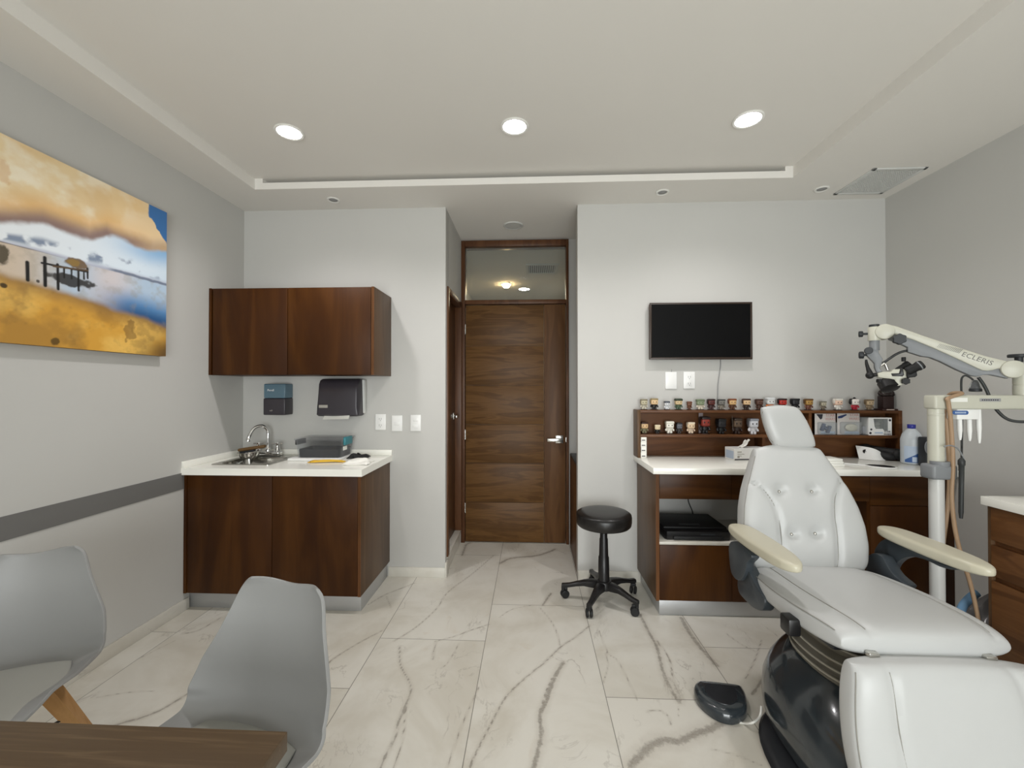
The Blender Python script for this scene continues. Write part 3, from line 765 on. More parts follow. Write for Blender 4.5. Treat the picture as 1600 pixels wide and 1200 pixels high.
# ------------------------------------------------------------------ sink cabinet, worktop and what stands on it
BX1, BY = -1.066, 2.585
t = thing('base_cabinet', 'dark walnut base cabinet with two doors and metal plinth under the sink', 'cabinet', ((XL + BX1) / 2, YB, 0))
mb = MB().box(XL + .002, XL + .02, BY - .004, YB - .004, .112, .868).box(XL + .02, BX1 - .018, BY + .022, YB, .112, .13).box(XL + .02, BX1 - .018, YB - .025, YB - .004, .112, .868)
obj('carcass', mb, M['wood'], t)
obj('side_panel', MB().box(BX1 - .018, BX1, BY + .002, YB - .004, .112, .868, .001), M['woodside'], t)
obj('edge_band', MB().box(BX1 - .0185, BX1 + .0005, BY - .0008, BY + .002, .112, .868), M['woodedge'], t)
obj('door', MB().box(XL + .022, -1.6378, BY - .001, BY + .02, .114, .866, .001), M['wood'], t)
obj('door', MB().box(-1.634, BX1 - .0205, BY - .001, BY + .02, .114, .866, .001), M['wood'], t)
obj('plinth', MB().box(XL + .002, -1.082, 2.632, YB - .014, 0, .111, .001), M['alum'], t)

CZ = .912
SX0, SX1, SY0, SY1 = -2.115, -1.715, 2.672, 3.070
t = thing('worktop', 'white quartz worktop with low splashback holding the steel sink', 'worktop', ((XL - 1.05) / 2, YB, .868))
CX1, CYF = -1.050, 2.560
m_ = .012
hx0, hx1, hy0, hy1 = SX0 + m_, SX1 - m_, SY0 + m_, SY1 - m_ - .05
b_ = bmesh.new()      # one slab with the sink cut-out
def ringv(z): return [b_.verts.new(p) for p in ((XL, CYF, z), (CX1, CYF, z), (CX1, YB, z), (XL, YB, z))], [b_.verts.new(p) for p in ((hx0, hy0, z), (hx1, hy0, z), (hx1, hy1, z), (hx0, hy1, z))]
(o0, i0), (o1, i1) = ringv(.868), ringv(CZ)
for k in range(4):
    n_ = (k + 1) % 4
    b_.faces.new([o0[k], o0[n_], o1[n_], o1[k]]); b_.faces.new([i0[n_], i0[k], i1[k], i1[n_]])
    b_.faces.new([o1[k], o1[n_], i1[n_], i1[k]]); b_.faces.new([o0[n_], o0[k], i0[k], i0[n_]])
mb = MB(); mb._merge(b_)
obj('slab', mb, M['quartz'], t)
mb = MB().box(XL, CX1, YB - .016, YB, CZ, .953, .002).box(XL, XL + .016, CYF + .002, YB - .016, CZ, .953, .002)
obj('splashback', mb, M['quartz'], t)

t = thing('sink', 'small stainless steel inset sink in the white worktop', 'sink', ((SX0 + SX1) / 2, (SY0 + SY1) / 2, CZ))
mb = MB()
def rrect(x0, x1, y0, y1, r, z, n=6):
    out = []
    for cx, cy, a0 in ((x1 - r, y1 - r, 0), (x0 + r, y1 - r, 90), (x0 + r, y0 + r, 180), (x1 - r, y0 + r, 270)):
        for k in range(n + 1):
            a = math.radians(a0 + 90 * k / n); out.append((cx + r * math.cos(a), cy + r * math.sin(a), z))
    return out
b0, b1, c0, c1 = SX0 + .04, SX1 - .04, SY0 + .035, SY1 - .10
mb.rings([rrect(SX0, SX1, SY0, SY1, .02, CZ + .0005), rrect(SX0, SX1, SY0, SY1, .02, CZ + .004), rrect(SX0 + .006, SX1 - .006, SY0 + .006, SY1 - .006, .02, CZ + .006),
          rrect(b0 - .008, b1 + .008, c0 - .008, c1 + .008, .05, CZ + .003), rrect(b0, b1, c0, c1, .05, CZ - .006), rrect(b0 + .012, b1 - .012, c0 + .012, c1 - .012, .05, CZ - .11), rrect(b0 + .04, b1 - .04, c0 + .04, c1 - .04, .04, CZ - .125)], cap=False)
mb.bm.faces.new([mb.bm.verts.new(p) for p in rrect(b0 + .04, b1 - .04, c0 + .04, c1 - .04, .04, CZ - .1251)])
obj('basin', mb, M['steel'], t)
obj('drain', MB().lathe([(.001, 0), (.03, 0), (.034, -.003)], ((b0 + b1) / 2, (c0 + c1) / 2, CZ - .120), seg=24, cap=False), M['chrome'], t)

fx, fy, fz = -1.955, 3.035, CZ + .004
t = thing('faucet', 'chrome gooseneck faucet with cross handles behind the sink', 'faucet', (fx, fy, fz))
obj('base_plate', MB().box(fx - .098, fx + .098, fy - .026, fy + .026, fz, fz + .035, .01, 3), M['chrome'], t)
mb = MB().lathe([(.022, 0), (.022, .02), (.015, .03), (.0125, .04)], (fx, fy, fz + .034))
mb.tube([(fx, fy, fz + .06), (fx, fy, fz + .13), (fx - .003, fy - .003, fz + .19), (fx - .025, fy - .035, fz + .225), (fx - .055, fy - .075, fz + .21), (fx - .073, fy - .10, fz + .16), (fx - .078, fy - .106, fz + .13)], .0115, 14)
mb.lathe([(.0115, 0), (.014, .002), (.014, .022), (.012, .026)], (fx - .0785, fy - .107, fz + .118), (.07, .1, 1))
obj('spout', mb, M['chrome'], t)
for s in (-1, 1):
    hx = fx + s * .072
    mb = MB().lathe([(.022, 0), (.019, .018), (.013, .035), (.012, .048), (.017, .056), (.015, .066)], (hx, fy, fz + .034))
    for a in (20, 110): mb.tube([(hx - .034 * math.cos(math.radians(a)), fy - .034 * math.sin(math.radians(a)), fz + .092), (hx + .034 * math.cos(math.radians(a)), fy + .034 * math.sin(math.radians(a)), fz + .092)], .0065, 10, 0)
    obj('handle', mb, M['chrome'], t)

dx, dy, dz = -1.965, 2.800, CZ + .006
dy = 2.918; dx = -2.02
t = tag(obj('steel_bowl', MB().lathe([(.042, 0), (.052, .004), (.065, .026), (.073, .042), (.070, .043), (.061, .025), (.048, .008), (.001, .006)], (dx, dy, dz), seg=40, cap=False), M['steel']), 'small stainless steel bowl on sink ledge under the brown brush', 'bowl')
R_ = Matrix.Translation((dx + .012, dy - .005, dz + .0615)) @ Matrix.Rotation(math.radians(12), 4, 'Z') @ Matrix.Rotation(math.radians(-8), 4, 'Y')
t = thing('scrub_brush', 'brown wooden scrub brush lying across the steel bowl', 'brush', (dx, dy, dz + .043))
mb = MB(); mb.box(-.075, .105, -.02, .02, -.004, .018, .008, 3, R_); obj('handle', mb, M['brownbrush'], t)
mb = MB(); mb.box(-.065, .03, -.018, .018, -.018, -.003, .003, 1, R_); obj('bristles', mb, M['sludge'], t)

# white tray, clear bin with a dark liner, cloths
z0 = CZ
t = tag(obj('white_tray', MB().box(-1.690, -1.335, 2.835, 3.07, z0, z0 + .018, .006, 3), M['white']), 'flat white tray under the clear storage bin', 'tray')
bx0, bx1, by0, by1, bz = -1.640, -1.335, 2.875, 3.075, z0 + .018
t = thing('storage_bin', 'clear plastic storage bin with dark liner and teal latch on white tray', 'storage bin', ((bx0 + bx1) / 2, (by0 + by1) / 2, bz))
def tub(x0, x1, y0, y1, zb, zt, fl, th, r=.02):
    mb = MB(); mb.rings([rrect(x0, x1, y0, y1, r, zb), rrect(x0 - fl, x1 + fl, y0 - fl, y1 + fl, r, zt), rrect(x0 - fl + th, x1 + fl - th, y0 - fl + th, y1 + fl - th, r, zt), rrect(x0 + th, x1 - th, y0 + th, y1 - th, r, zb + th)]); return mb
obj('tub', tub(bx0, bx1, by0, by1, bz, bz + .125, .014, .003), M['frost'], t)
obj('liner', tub(bx0 + .006, bx1 - .006, by0 + .006, by1 - .006, bz + .004, bz + .058, .004, .003), M['sludge'], t)
obj('lid', MB().box(bx0 - .018, bx1 + .018, by0 - .018, by1 + .018, bz + .122, bz + .136, .005, 2), M['frost'], t)
obj('latch', MB().box(bx1 + .012, bx1 + .030, by0 + .02, by0 + .14, bz + .085, bz + .142, .006, 2), M['teal'], t)
obj('latch', MB().box(bx0 - .030, bx0 - .012, by0 + .02, by0 + .14, bz + .085, bz + .125, .006, 2), M['black'], t)
obj('sticker', MB().box(bx1 + .008, bx1 + .0105, by0 + .03, by0 + .09, bz + .048, bz + .075), M['paper'], t)
rnd = random.Random(4)
def cloth(name, label, cat, mat, x0, x1, y0, y1, z, h, seed, rot=0.0, sub=14):
    rs = np.random.RandomState(seed); ph = rs.rand(6) * 6.28
    def f(u, v):
        x = x0 + (x1 - x0) * u; y = y0 + (y1 - y0) * v
        e = min(1, 6 * u, 6 * v, 6 * (1 - u), 6 * (1 - v))
        k = h * (.45 + .3 * math.sin(7 * u + ph[0] + 3 * v) * .8 + .25 * math.sin(11 * v + ph[1] - 4 * u))
        a = math.radians(rot); cx_, cy_ = (x0 + x1) / 2, (y0 + y1) / 2
        xx, yy_ = x - cx_, y - cy_
        wv = .006 * math.sin(9 * u + ph[2]) + .006 * math.sin(8 * v + ph[3])
        return (cx_ + xx * math.cos(a) - yy_ * math.sin(a) + wv, cy_ + xx * math.sin(a) + yy_ * math.cos(a) + wv, z + .006 + max(0, k) * e)
    return tag(obj(name, MB().shellsurf(f, sub, sub, .005), mat, angle=60), label, cat)
cloth('yellow_cloth', 'yellow cloth strip folded along the front of the white tray', 'cloth', M['yellow'], -1.515, -1.27, 2.785, 2.828, z0, .014, 3, 9)
cloth('dark_cloth', 'small dark cloth heaped right of the storage bin', 'cloth', M['blackmat'], -1.30, -1.19, 2.93, 3.05, z0, .035, 8, -10)
cloth('white_towel', 'crumpled white paper towel on worktop corner right of the yellow cloth', 'towel', M['paper'], -1.250, -1.075, 2.70, 2.85, z0, .035, 5, 6)

# ------------------------------------------------------------------ dispensers and plates on the back wall
sx0, sx1, sz0, sz1 = -1.985, -1.820, 1.218, 1.450; sy = 3.025
t = thing('soap_dispenser', 'blue and black soap dispenser on wall above the faucet', 'soap dispenser', ((sx0 + sx1) / 2, YB, sz0))
obj('back_plate', MB().box(sx0 + .004, sx1 - .004, YB - .022, YB, sz0 + .008, sz1 - .002, .006), M['black'], t)
obj('reservoir', MB().box(sx0 + .03, sx1 - .03, sy + .03, YB - .024, 1.350, sz1 - .018, .01), M['sludge'], t)
obj('upper_cover', MB().box(sx0, sx1, sy, YB - .002, 1.3432, sz1, .008, 3), M['smokeblue'], t)
obj('lower_cover', MB().box(sx0 - .001, sx1 + .001, sy - .004, YB - .002, sz0, 1.3425, .008, 3), M['smokecover'], t)
text('printed_label', 'Purell', .022, frame((-1.930, sy - .0006, 1.402), (1, 0, 0), (0, 0, 1)), M['whiteink'], t)
text('printed_label', 'es8', .016, frame((-1.925, sy - .0046, 1.252), (1, 0, 0), (0, 0, 1)), M['lightink'], t)

tx0, tx1, tz0, tz1, ty = -1.556, -1.262, 1.212, 1.488, 2.985
t = thing('towel_dispenser', 'smoky black paper towel dispenser on wall under the cabinet', 'towel dispenser', ((tx0 + tx1) / 2, YB, tz0))
obj('back_plate', MB().box(tx0 + .02, tx1 + .018, YB - .05, YB, tz0 + .015, tz1 - .004, .012), M['grille'], t)
prof = [(YB - .045, 0.0), (ty + .02, -.004), (ty + .004, .012), (ty + .001, .06), (ty + .004, .17), (ty + .012, .235), (ty + .03, .262), (ty + .06, .274), (YB - .045, .276)]
mb = MB(); rr = []
for x, ins in ((tx0, .012), (tx0 + .006, .003), (tx0 + .016, 0), (tx1 - .016, 0), (tx1 - .006, .003), (tx1, .012)):
    rr.append([(x - (.012 if q < .05 else 0) * (1 if x < -1.4 else -.6), y + ins, tz0 + min(max(q, ins), .276 - ins)) for y, q in prof])
mb.rings(rr); obj('cover', mb, M['smokecover'], t)
obj('name_badge', MB().box(tx0 + .012, tx0 + .078, ty - .004, ty + .004, tz0 + .062, tz0 + .084, .003), M['lightink'], t)
mb = MB(); 
def pap(u, v):
    x = tx0 + .045 + .19 * u; zt = tz0 + .012 + .018 * u - .012 * math.sin(math.pi * u) ; zb = tz0 - .020 + .004 * u
    return (x, ty + .005 + .02 * v - .012 * (1 - v), zb + (zt - zb) * v)
obj('paper_towel', MB().shellsurf(pap, 12, 5, .002), M['paper'], t)

def plate(name, label, cat, x0, x1, z0, z1, kind):
    t = thing(name, label, cat, ((x0 + x1) / 2, YB, z0))
    obj('cover_plate', MB().box(x0, x1, YB - .008, YB, z0, z1, .003, 2), M['switch'], t)
    xm, zm = (x0 + x1) / 2, (z0 + z1) / 2
    if kind == 'outlet':
        obj('socket_face', MB().box(xm - .018, xm + .018, YB - .0105, YB - .008, zm - .042, zm + .042, .002), M['switch'], t)
        for s in (-1, 1):
            mb = MB().box(xm - .009, xm - .006, YB - .0112, YB - .0104, zm + s * .024 - .007, zm + s * .024 + .007).box(xm + .006, xm + .009, YB - .0112, YB - .0104, zm + s * .024 - .007, zm + s * .024 + .007).cyl((xm, YB - .0104, zm + s * .024 - .013), (xm, YB - .0112, zm + s * .024 - .013), .003, seg=10)
            obj('socket_slots', mb, M['slot'], t)
    elif kind == 'switch':
        obj('rocker', MB().box(xm - .019, xm + .019, YB - .012, YB - .008, zm - .014, zm + .014, .002), M['switch'], t)
    elif kind == 'double':
        for s in (-1, 1): obj('rocker', MB().box(xm - .019, xm + .019, YB - .012, YB - .008, zm + s * .026 - .013, zm + s * .026 + .013, .002), M['switch'], t)
    elif kind == 'blank':
        obj('screw_hook', MB().tube([(xm + .004, YB, z1 + .002), (xm + .004, YB - .008, z1 + .004), (xm + .005, YB - .009, z1 + .018)], .0015, 6), M['slot'], t)
plate('power_outlet', 'white double power outlet, first plate right of the towel dispenser', 'outlet', -1.178, -1.098, 1.102, 1.222, 'outlet')
plate('light_switch', 'white single rocker light switch, second plate right of the towel dispenser', 'light switch', -1.052, -.972, 1.093, 1.212, 'switch')
plate('light_switch', 'white double rocker light switch nearest the door recess corner', 'light switch', -.909, -.830, 1.094, 1.216, 'double')
plate('blank_plate', 'blank white wall plate below the left end of the television', 'wall plate', .983, 1.066, 1.412, 1.537, 'blank')
plate('power_outlet', 'white double power outlet below the television, right of the blank plate', 'outlet', 1.114, 1.196, 1.414, 1.538, 'outlet')
# ------------------------------------------------------------------ television and its cord
vx0, vx1, vz0, vz1, vy = .859, 1.584, 1.624, 2.036, 3.075
t = thing('television', 'flat black television in thin dark frame on the wall above the hutch', 'television', ((vx0 + vx1) / 2, YB, vz0))
obj('housing', MB().box(vx0 + .004, vx1 - .004, vy + .006, YB - .012, vz0 + .004, vz1 - .004, .004), M['darkdoor'], t)
obj('wall_mount', MB().box(vx0 + .2, vx1 - .2, YB - .012, YB, vz0 + .08, vz1 - .08), M['black'], t)
b = .013
mb = MB().box(vx0, vx1, vy, vy + .012, vz0, vz0 + b + .003, .002).box(vx0, vx1, vy, vy + .012, vz1 - b, vz1, .002).box(vx0, vx0 + b, vy, vy + .012, vz0 + b, vz1 - b, .002).box(vx1 - b, vx1, vy, vy + .012, vz0 + b, vz1 - b, .002)
M['tvframe'] = plain('television_frame', (54, 42, 34), .35, var=.08)
obj('frame', mb, M['tvframe'], t)
obj('screen', MB().box(vx0 + b - .001, vx1 - b + .001, vy + .004, vy + .007, vz0 + b, vz1 - b + .001), M['screen'], t)
cp = [at_y(u, v, YB - .006) for u, v in ((1126, 560), (1126, 572), (1124, 585), (1122, 600), (1121.5, 615), (1121, 636))]
tag(obj('wall_cable', MB().tube([*cp, cp[-1] + Vector((0, 0, -.06))], .0035, 8), M['slot']), 'thin grey cord hanging from the television down to the hutch', 'cord')

# ------------------------------------------------------------------ long desk under the hutch
DX0, DX1, DYF, DZ = .775, XR, 2.655, .887
KX = 2.06
t = thing('desk_cabinet', 'long walnut desk cabinet with drawers, open niche and metal plinth under the hutch', 'desk cabinet', ((DX0 + DX1) / 2, YB, 0))
obj('side_panel', MB().box(DX0, DX0 + .02, DYF + .002, YB - .012, .098, DZ, .001), M['woodside'], t)
obj('edge_band', MB().box(DX0 - .0005, DX0 + .0205, DYF - .002, DYF + .002, .098, DZ), M['woodedge'], t)
mb = MB().box(KX, DX1, DYF + .022, YB - .012, .098, DZ).box(DX0 + .02, KX, DYF + .022, YB - .012, .098, .114).box(DX0 + .02, KX, DYF + .03, YB - .05, .724, .740)
mb.box(KX - .018, KX, DYF + .002, YB - .012, .098, DZ)
obj('carcass', mb, M['wood'], t)
obj('niche_shelf', MB().box(DX0 + .02, KX - .018, DYF - .001, YB - .012, .446, .462, .001), M['marble'], t)
e = [DX0 + .022, 1.2365, 1.66, KX - .003]
for i in range(3):
    obj('drawer', MB().box(e[i] + .001, e[i + 1] - .001, DYF, DYF + .02, .729, .884, .001), M['woodx'], t)
    obj('door', MB().box(e[i] + .001, e[i + 1] - .001, DYF, DYF + .02, .100, .444, .001), M['wood'], t)
obj('drawer', MB().box(KX + .001, DX1 - .002, DYF, DYF + .02, .705, .884, .001), M['woodx'], t)
obj('door', MB().box(KX + .001, DX1 - .002, DYF, DYF + .02, .100, .701, .001), M['wood'], t)
obj('plinth', MB().box(.800, DX1 - .001, 2.675, YB - .012, 0, .098, .001), M['alum'], t)
HY, DT = 3.005, .925
t = tag(obj('worktop', MB().box(.752, DX1, 2.628, YB, DZ, DT, .002), M['quartz']), 'long white quartz desk top carrying the hutch', 'worktop')

t = thing('hutch', 'low walnut hutch shelf along back of the white desk top', 'shelf', ((.752 + XR) / 2, YB, DT))
obj('side_panel', MB().box(.752, .772, HY, YB, DT, 1.263, .001), M['woodside'], t)
obj('side_panel', MB().box(XR - .022, XR, HY, YB, DT, 1.263, .001), M['hutch'], t)
obj('back_panel', MB().box(.772, XR - .022, YB - .012, YB, DT, 1.245), M['hutch'], t)
obj('top_board', MB().box(.772, XR - .022, HY + .001, YB, 1.244, 1.262, .001), M['hutch'], t)
obj('shelf', MB().box(.772, XR - .022, HY + .002, YB - .012, 1.072, 1.091, .001), M['hutch'], t)
dv = at_y(1194, 690, HY).x
obj('divider', MB().box(dv - .009, dv + .009, HY + .006, YB - .012, DT, 1.072), M['hutch'], t)
dv = at_y(1267, 660, HY).x
obj('divider', MB().box(dv - .009, dv + .009, HY + .006, YB - .012, 1.091, 1.244), M['hutch'], t)

# ------------------------------------------------------------------ toy figurines (plain, generic dolls)
FM = {}
def fm(c, rough=.45):
    if c not in FM: FM[c] = plain('toy_paint_%d_%d_%d' % c, c, rough, var=.05)
    return FM[c]
BASE = (52, 30, 20)
def figurine(u, z, h, hair, face, body, desc, row, wide=1.0, legs=None, base=BASE, group=None, cap='hair'):
    y = 3.062 if row == 0 else 3.056
    x = at_y(u, 640 if row == 0 else 676, y).x
    t = thing('figurine', desc, 'figurine', (x, y, z), 0, group)
    s = h / .08; w = s * wide
    legs = legs or body
    if base: obj('base', MB().lathe([(.026 * w, 0), (.027 * w, .002), (.026 * w, .0045), (.001, .005)], (x, y, z), seg=28), fm(base), t); zb = z + .0045
    else: zb = z
    mb = MB()
    for sg in (-1, 1): mb.box(x + sg * .0085 * w - .007 * w, x + sg * .0085 * w + .007 * w, y - .010 * s, y + .008 * s, zb, zb + .014 * s, .003 * s, 2)
    obj('legs', mb, fm(legs), t)
    mb = MB().rings([[(x + a * math.cos(q) * w, y + b2 * math.sin(q) * s, zb + zz_ * s) for q in [k * math.pi / 8 for k in range(16)]] for a, b2, zz_ in ((.015, .009, .012), (.018, .011, .016), (.017, .0105, .026), (.013, .008, .034))])
    for sg in (-1, 1): mb.tube([(x + sg * .014 * w, y, zb + .031 * s), (x + sg * .023 * w, y - .004 * s, zb + .023 * s), (x + sg * .022 * w, y - .009 * s, zb + .015 * s)], .0052 * s, 8, 3)
    obj('body', mb, fm(body), t)
    hz = zb + .052 * s
    obj('head', MB().box(x - .024 * w, x + .024 * w, y - .020 * s, y + .019 * s, hz - .020 * s, hz + .021 * s, .009 * s, 3), fm(face), t)
    mb = MB()
    if cap == 'hair':
        mb.box(x - .0258 * w, x + .0258 * w, y - .0135 * s, y + .0215 * s, hz - .014 * s, hz + .0245 * s, .009 * s, 3).box(x - .0245 * w, x + .0245 * w, y - .0215 * s, y, hz + .011 * s, hz + .0245 * s, .005 * s, 2)
    elif cap == 'bun':
        mb.box(x - .0258 * w, x + .0258 * w, y - .012 * s, y + .0215 * s, hz - .014 * s, hz + .0235 * s, .009 * s, 3).ball((x, y, hz + .026 * s), .008 * s, 12)
        for sg in (-1, 1): mb.ball((x + sg * .028 * w, y, hz), (.008 * s, .012 * s, .016 * s), 12)
    else:   # brimless cap
        mb.box(x - .0262 * w, x + .0262 * w, y - .0222 * s, y + .0215 * s, hz + .006 * s, hz + .0255 * s, .008 * s, 3)
    obj('hair', mb, fm(hair), t)
    mb = MB()
    for sg in (-1, 1): mb.ball((x + sg * .0105 * w, y - .0200 * s, hz - .001 * s), (.0032 * s, .0015 * s, .0038 * s), 10)
    obj('eyes', mb, fm((18, 16, 16)), t)
    return t
G0, G1 = 'toy figurines in a row on the hutch top', 'toy figurines on the hutch shelf'
ZT = 1.262
skin = (214, 178, 138)
top_row = [
    (1006, .076, (128, 120, 96), (186, 178, 150), (196, 190, 172), 'grey-green haired figurine at the left end of the hutch top', 'hair', 1.0),
    (1022, .082, (150, 132, 92), (222, 190, 146), (30, 28, 28), 'sandy-haired figurine in black, second from the left on the hutch top', 'hair', 1.0),
    (1042, .060, (70, 74, 84), (214, 216, 218), (222, 224, 226), 'short white figurine with grey hair, below the blank wall plate', 'cap', 1.0),
    (1060, .080, (44, 54, 38), (206, 182, 140), (74, 92, 70), 'figurine with dark green cap and green coat on the hutch top', 'cap', 1.0),
    (1077, .058, (104, 62, 42), (118, 76, 54), (104, 66, 46), 'short all-brown figurine on the hutch top, below the power outlet', 'cap', .9),
    (1094, .075, (106, 118, 92), (136, 148, 118), (216, 204, 186), 'wide sage-haired figurine in cream on the hutch top', 'cap', 1.15),
    (1111, .078, (48, 24, 24), (92, 46, 42), (74, 48, 48), 'dark maroon figurine just left of the hanging television cord', 'hair', 1.0),
    (1127, .076, (70, 70, 68), (122, 120, 114), (140, 132, 120), 'stone-grey figurine just right of the hanging television cord', 'hair', 1.0),
    (1144, .080, (122, 66, 36), (218, 178, 124), (96, 62, 40), 'auburn-haired figurine in a brown coat on the hutch top', 'hair', 1.0),
    (1166, .080, (66, 42, 28), (224, 190, 146), (52, 38, 30), 'dark-brown haired pale-faced figurine left of the headrest on the hutch top', 'hair', 1.0),
    (1186, .078, (66, 40, 30), (88, 58, 46), (76, 48, 36), 'dark brown figurine on the hutch top beside the left edge of the headrest', 'hair', .95),
    (1203, .088, (206, 208, 208), (214, 214, 212), (214, 118, 52), 'white-haired figurine in orange peeking over the headrest', 'cap', 1.0),
    (1222, .082, (40, 16, 16), (168, 42, 34), (48, 24, 22), 'red-faced figurine with black hair above the headrest', 'hair', 1.0),
    (1242, .082, (20, 20, 22), (34, 34, 38), (24, 24, 26), 'all-black figurine above the right corner of the headrest', 'hair', 1.0),
    (1263, .080, (98, 68, 36), (166, 128, 66), (106, 62, 46), 'gold-faced figurine with brown hair right of the headrest', 'hair', 1.0),
    (1286, .062, (122, 118, 104), (180, 172, 150), (120, 108, 92), 'short grey-haired figurine above the left blister pack', 'hair', .9),
    (1309, .080, (232, 226, 216), (236, 200, 178), (228, 224, 216), 'white-haired figurine in white above the right blister pack', 'hair', 1.0),
    (1335, .082, (24, 22, 24), (234, 226, 220), (176, 38, 56), 'figurine with black side buns and a red dress on the hutch top', 'bun', .95),
    (1358, .076, (122, 104, 78), (186, 164, 132), (134, 116, 92), 'tan figurine left of the tall dark statuette', 'hair', 1.0),
]
for u, h, hr, fc, bd, ds, cap, wd in top_row:
    figurine(u, ZT, h, hr, fc, bd, ds, 0, wd, group=G0, cap=cap)
ZM = 1.091
mid_row = [
    (1006.5, .082, (58, 32, 22), (214, 178, 132), (122, 116, 88), 'dark-haired figurine in khaki at the left end of the hutch shelf', 'hair', 1.0),
    (1027, .062, (220, 206, 174), (224, 206, 168), (28, 26, 24), 'short cream-headed figurine in black on the hutch shelf', 'cap', 1.0),
    (1046, .090, (226, 222, 208), (232, 228, 216), (230, 226, 214), 'all-white larger figurine on the hutch shelf', 'cap', 1.0),
    (1061, .080, (40, 36, 36), (96, 98, 106), (54, 48, 46), 'dark grey figurine squeezed beside the white one on the hutch shelf', 'hair', .8),
    (1079, .084, (226, 212, 188), (222, 196, 162), (216, 194, 170), 'cream figurine with tan face left of the tall red-headed one', 'hair', 1.0),
]
for u, h, hr, fc, bd, ds, cap, wd in mid_row:
    figurine(u, ZM, h, hr, fc, bd, ds, 1, wd, group=G1, cap=cap)
figurine(1101, ZM, .125, (34, 22, 22), (136, 50, 40), (26, 24, 26), 'tall red-faced figurine dressed in black on the hutch shelf', 1, .8, group=G1)
figurine(1126.5, ZM, .115, (18, 18, 20), (30, 30, 34), (22, 22, 24), 'tall all-black figurine in the middle of the hutch shelf', 1, .82, base=None, group=G1)
figurine(1151, ZM, .120, (58, 44, 34), (96, 78, 62), (50, 34, 28), 'tall brown figurine with a raised stick on the hutch shelf', 1, .8, base=None, group=G1)
figurine(1176, ZM, .118, (142, 146, 156), (206, 208, 214), (222, 222, 226), 'tall white and silver figurine beside the headrest on the hutch shelf', 1, .85, base=None, group=G1)
figurine(1259, ZM, .10, (196, 168, 150), (222, 196, 180), (204, 176, 160), 'pale pink figurine half hidden behind the headrest', 1, .8, group=G1)
st = [o for o in bpy.data.objects if o.get('label', '').startswith('tall brown figurine')][0]
b_ = ROOTS[st.name]; obj('stick', MB().cyl(b_ + Vector((-.030, -.008, .03)), b_ + Vector((-.034, -.008, .128)), .0025, seg=8), fm((90, 80, 70)), st)
# tall dark statuette on its block
p = at_y(1384, 640, 3.062)
t = thing('statuette', 'tall dark brown statuette on a block at the right end of the hutch top', 'statuette', (p.x, p.y, ZT))
c = p.x; y = p.y
obj('base', MB().box(c - .052, c + .052, y - .038, y + .038, ZT, ZT + .012, .002), fm((48, 24, 20)), t)
obj('pedestal', MB().box(c - .036, c + .036, y - .026, y + .026, ZT + .012, ZT + .10, .003), fm((40, 20, 18)), t)
mb = MB().rings([[(c + a * math.cos(q), y + a * .8 * math.sin(q), ZT + z_) for q in [k * math.pi / 10 for k in range(20)]] for a, z_ in ((.03, .10), (.045, .105), (.04, .125), (.026, .14), (.018, .15))])
for sg in (-1, 1): mb.tube([(c + sg * .028, y, ZT + .138), (c + sg * .046, y - .004, ZT + .120), (c + sg * .034, y - .018, ZT + .108)], .010, 10, 4)
mb.ball((c, y - .002, ZT + .168), (.021, .022, .024), 18)
obj('bust', mb, fm((34, 22, 20), .35), t)
obj('name_plate', MB().box(c - .026, c + .026, y - .0395, y - .038, ZT + .003, ZT + .010), fm((176, 160, 150)), t)

# open display box behind the tall red-faced figurine
p0 = at_y(1092.5, 676, 3.085).x
tag(obj('backing_card', MB().box(p0, p0 + .03, 3.092, 3.096, ZM, ZM + .150), fm((150, 138, 140))), 'narrow grey card upright behind the tall red-faced figurine', 'card')

# blister packs and window box on the right part of the hutch shelf
def blister(u0, u1, vt, label, blob_c, tiltx=0.0):
    y = 3.045; a = at_y(u0, vt, y); b = at_y(u1, vt, y); h = a.z - ZM - .002
    t = thing('blister_pack', label, 'toy pack', ((a.x + b.x) / 2, y, ZM + .001), 0, 'blister packs on the hutch shelf')
    x0, x1 = a.x, b.x; z0 = ZM + .001
    obj('card', MB().box(x0, x1, y, y + .002, z0, z0 + h, .0008), fm((216, 210, 206)), t)
    mb = MB(); 
    obj('blister', MB().box(x0 + .012, x1 - .004, y - .030, y - .0005, z0 + .004, z0 + h * .60, .010, 3), M['clear'], t)
    xm = (x0 + x1) / 2 + .006; zm = z0 + h * .31
    return t, x0, x1, y, z0, h, xm, zm
t, x0, x1, y, z0, h, xm, zm = blister(1273, 1305.5, 646, 'blister pack with a blue-grey toy, left one on the hutch shelf', None)
M1 = Matrix.Translation((xm - .012, y - .014, zm)) @ Matrix.Rotation(.35, 4, 'Y')
mb = MB().box(-.030, -.012, -.010, .010, -.026, .026, .003, 2, M1).box(.012, .030, -.010, .010, -.026, .026, .003, 2, M1); mb.ball((xm - .012, y - .014, zm), .013, 12)
obj('toy', mb, fm((70, 82, 106)), t)
obj('printed_art', MB().prism([(x0 + .01, y - .0006, z0 + h - .004), (x0 + .055, y - .0006, z0 + h - .004), (x0 + .05, y - .0006, z0 + h - .035), (x0 + .038, y - .0006, z0 + h - .042)], (0, -.0004, 0)), M['darkprint'], t)
obj('printed_band', MB().box(x0 + .04, x1 - .004, y - .0008, y, z0 + .004, z0 + .022), M['paleblue'], t)
text('printed_label', 'STAR\nWARS', .026, frame((x1 - .036, y - .001, z0 + h - .026), (1, 0, 0), (0, 0, 1)), M['rose'], t)
t, x0, x1, y, z0, h, xm, zm = blister(1308, 1343, 645.5, 'blister pack with a pale grey toy, beside the white window box', None)
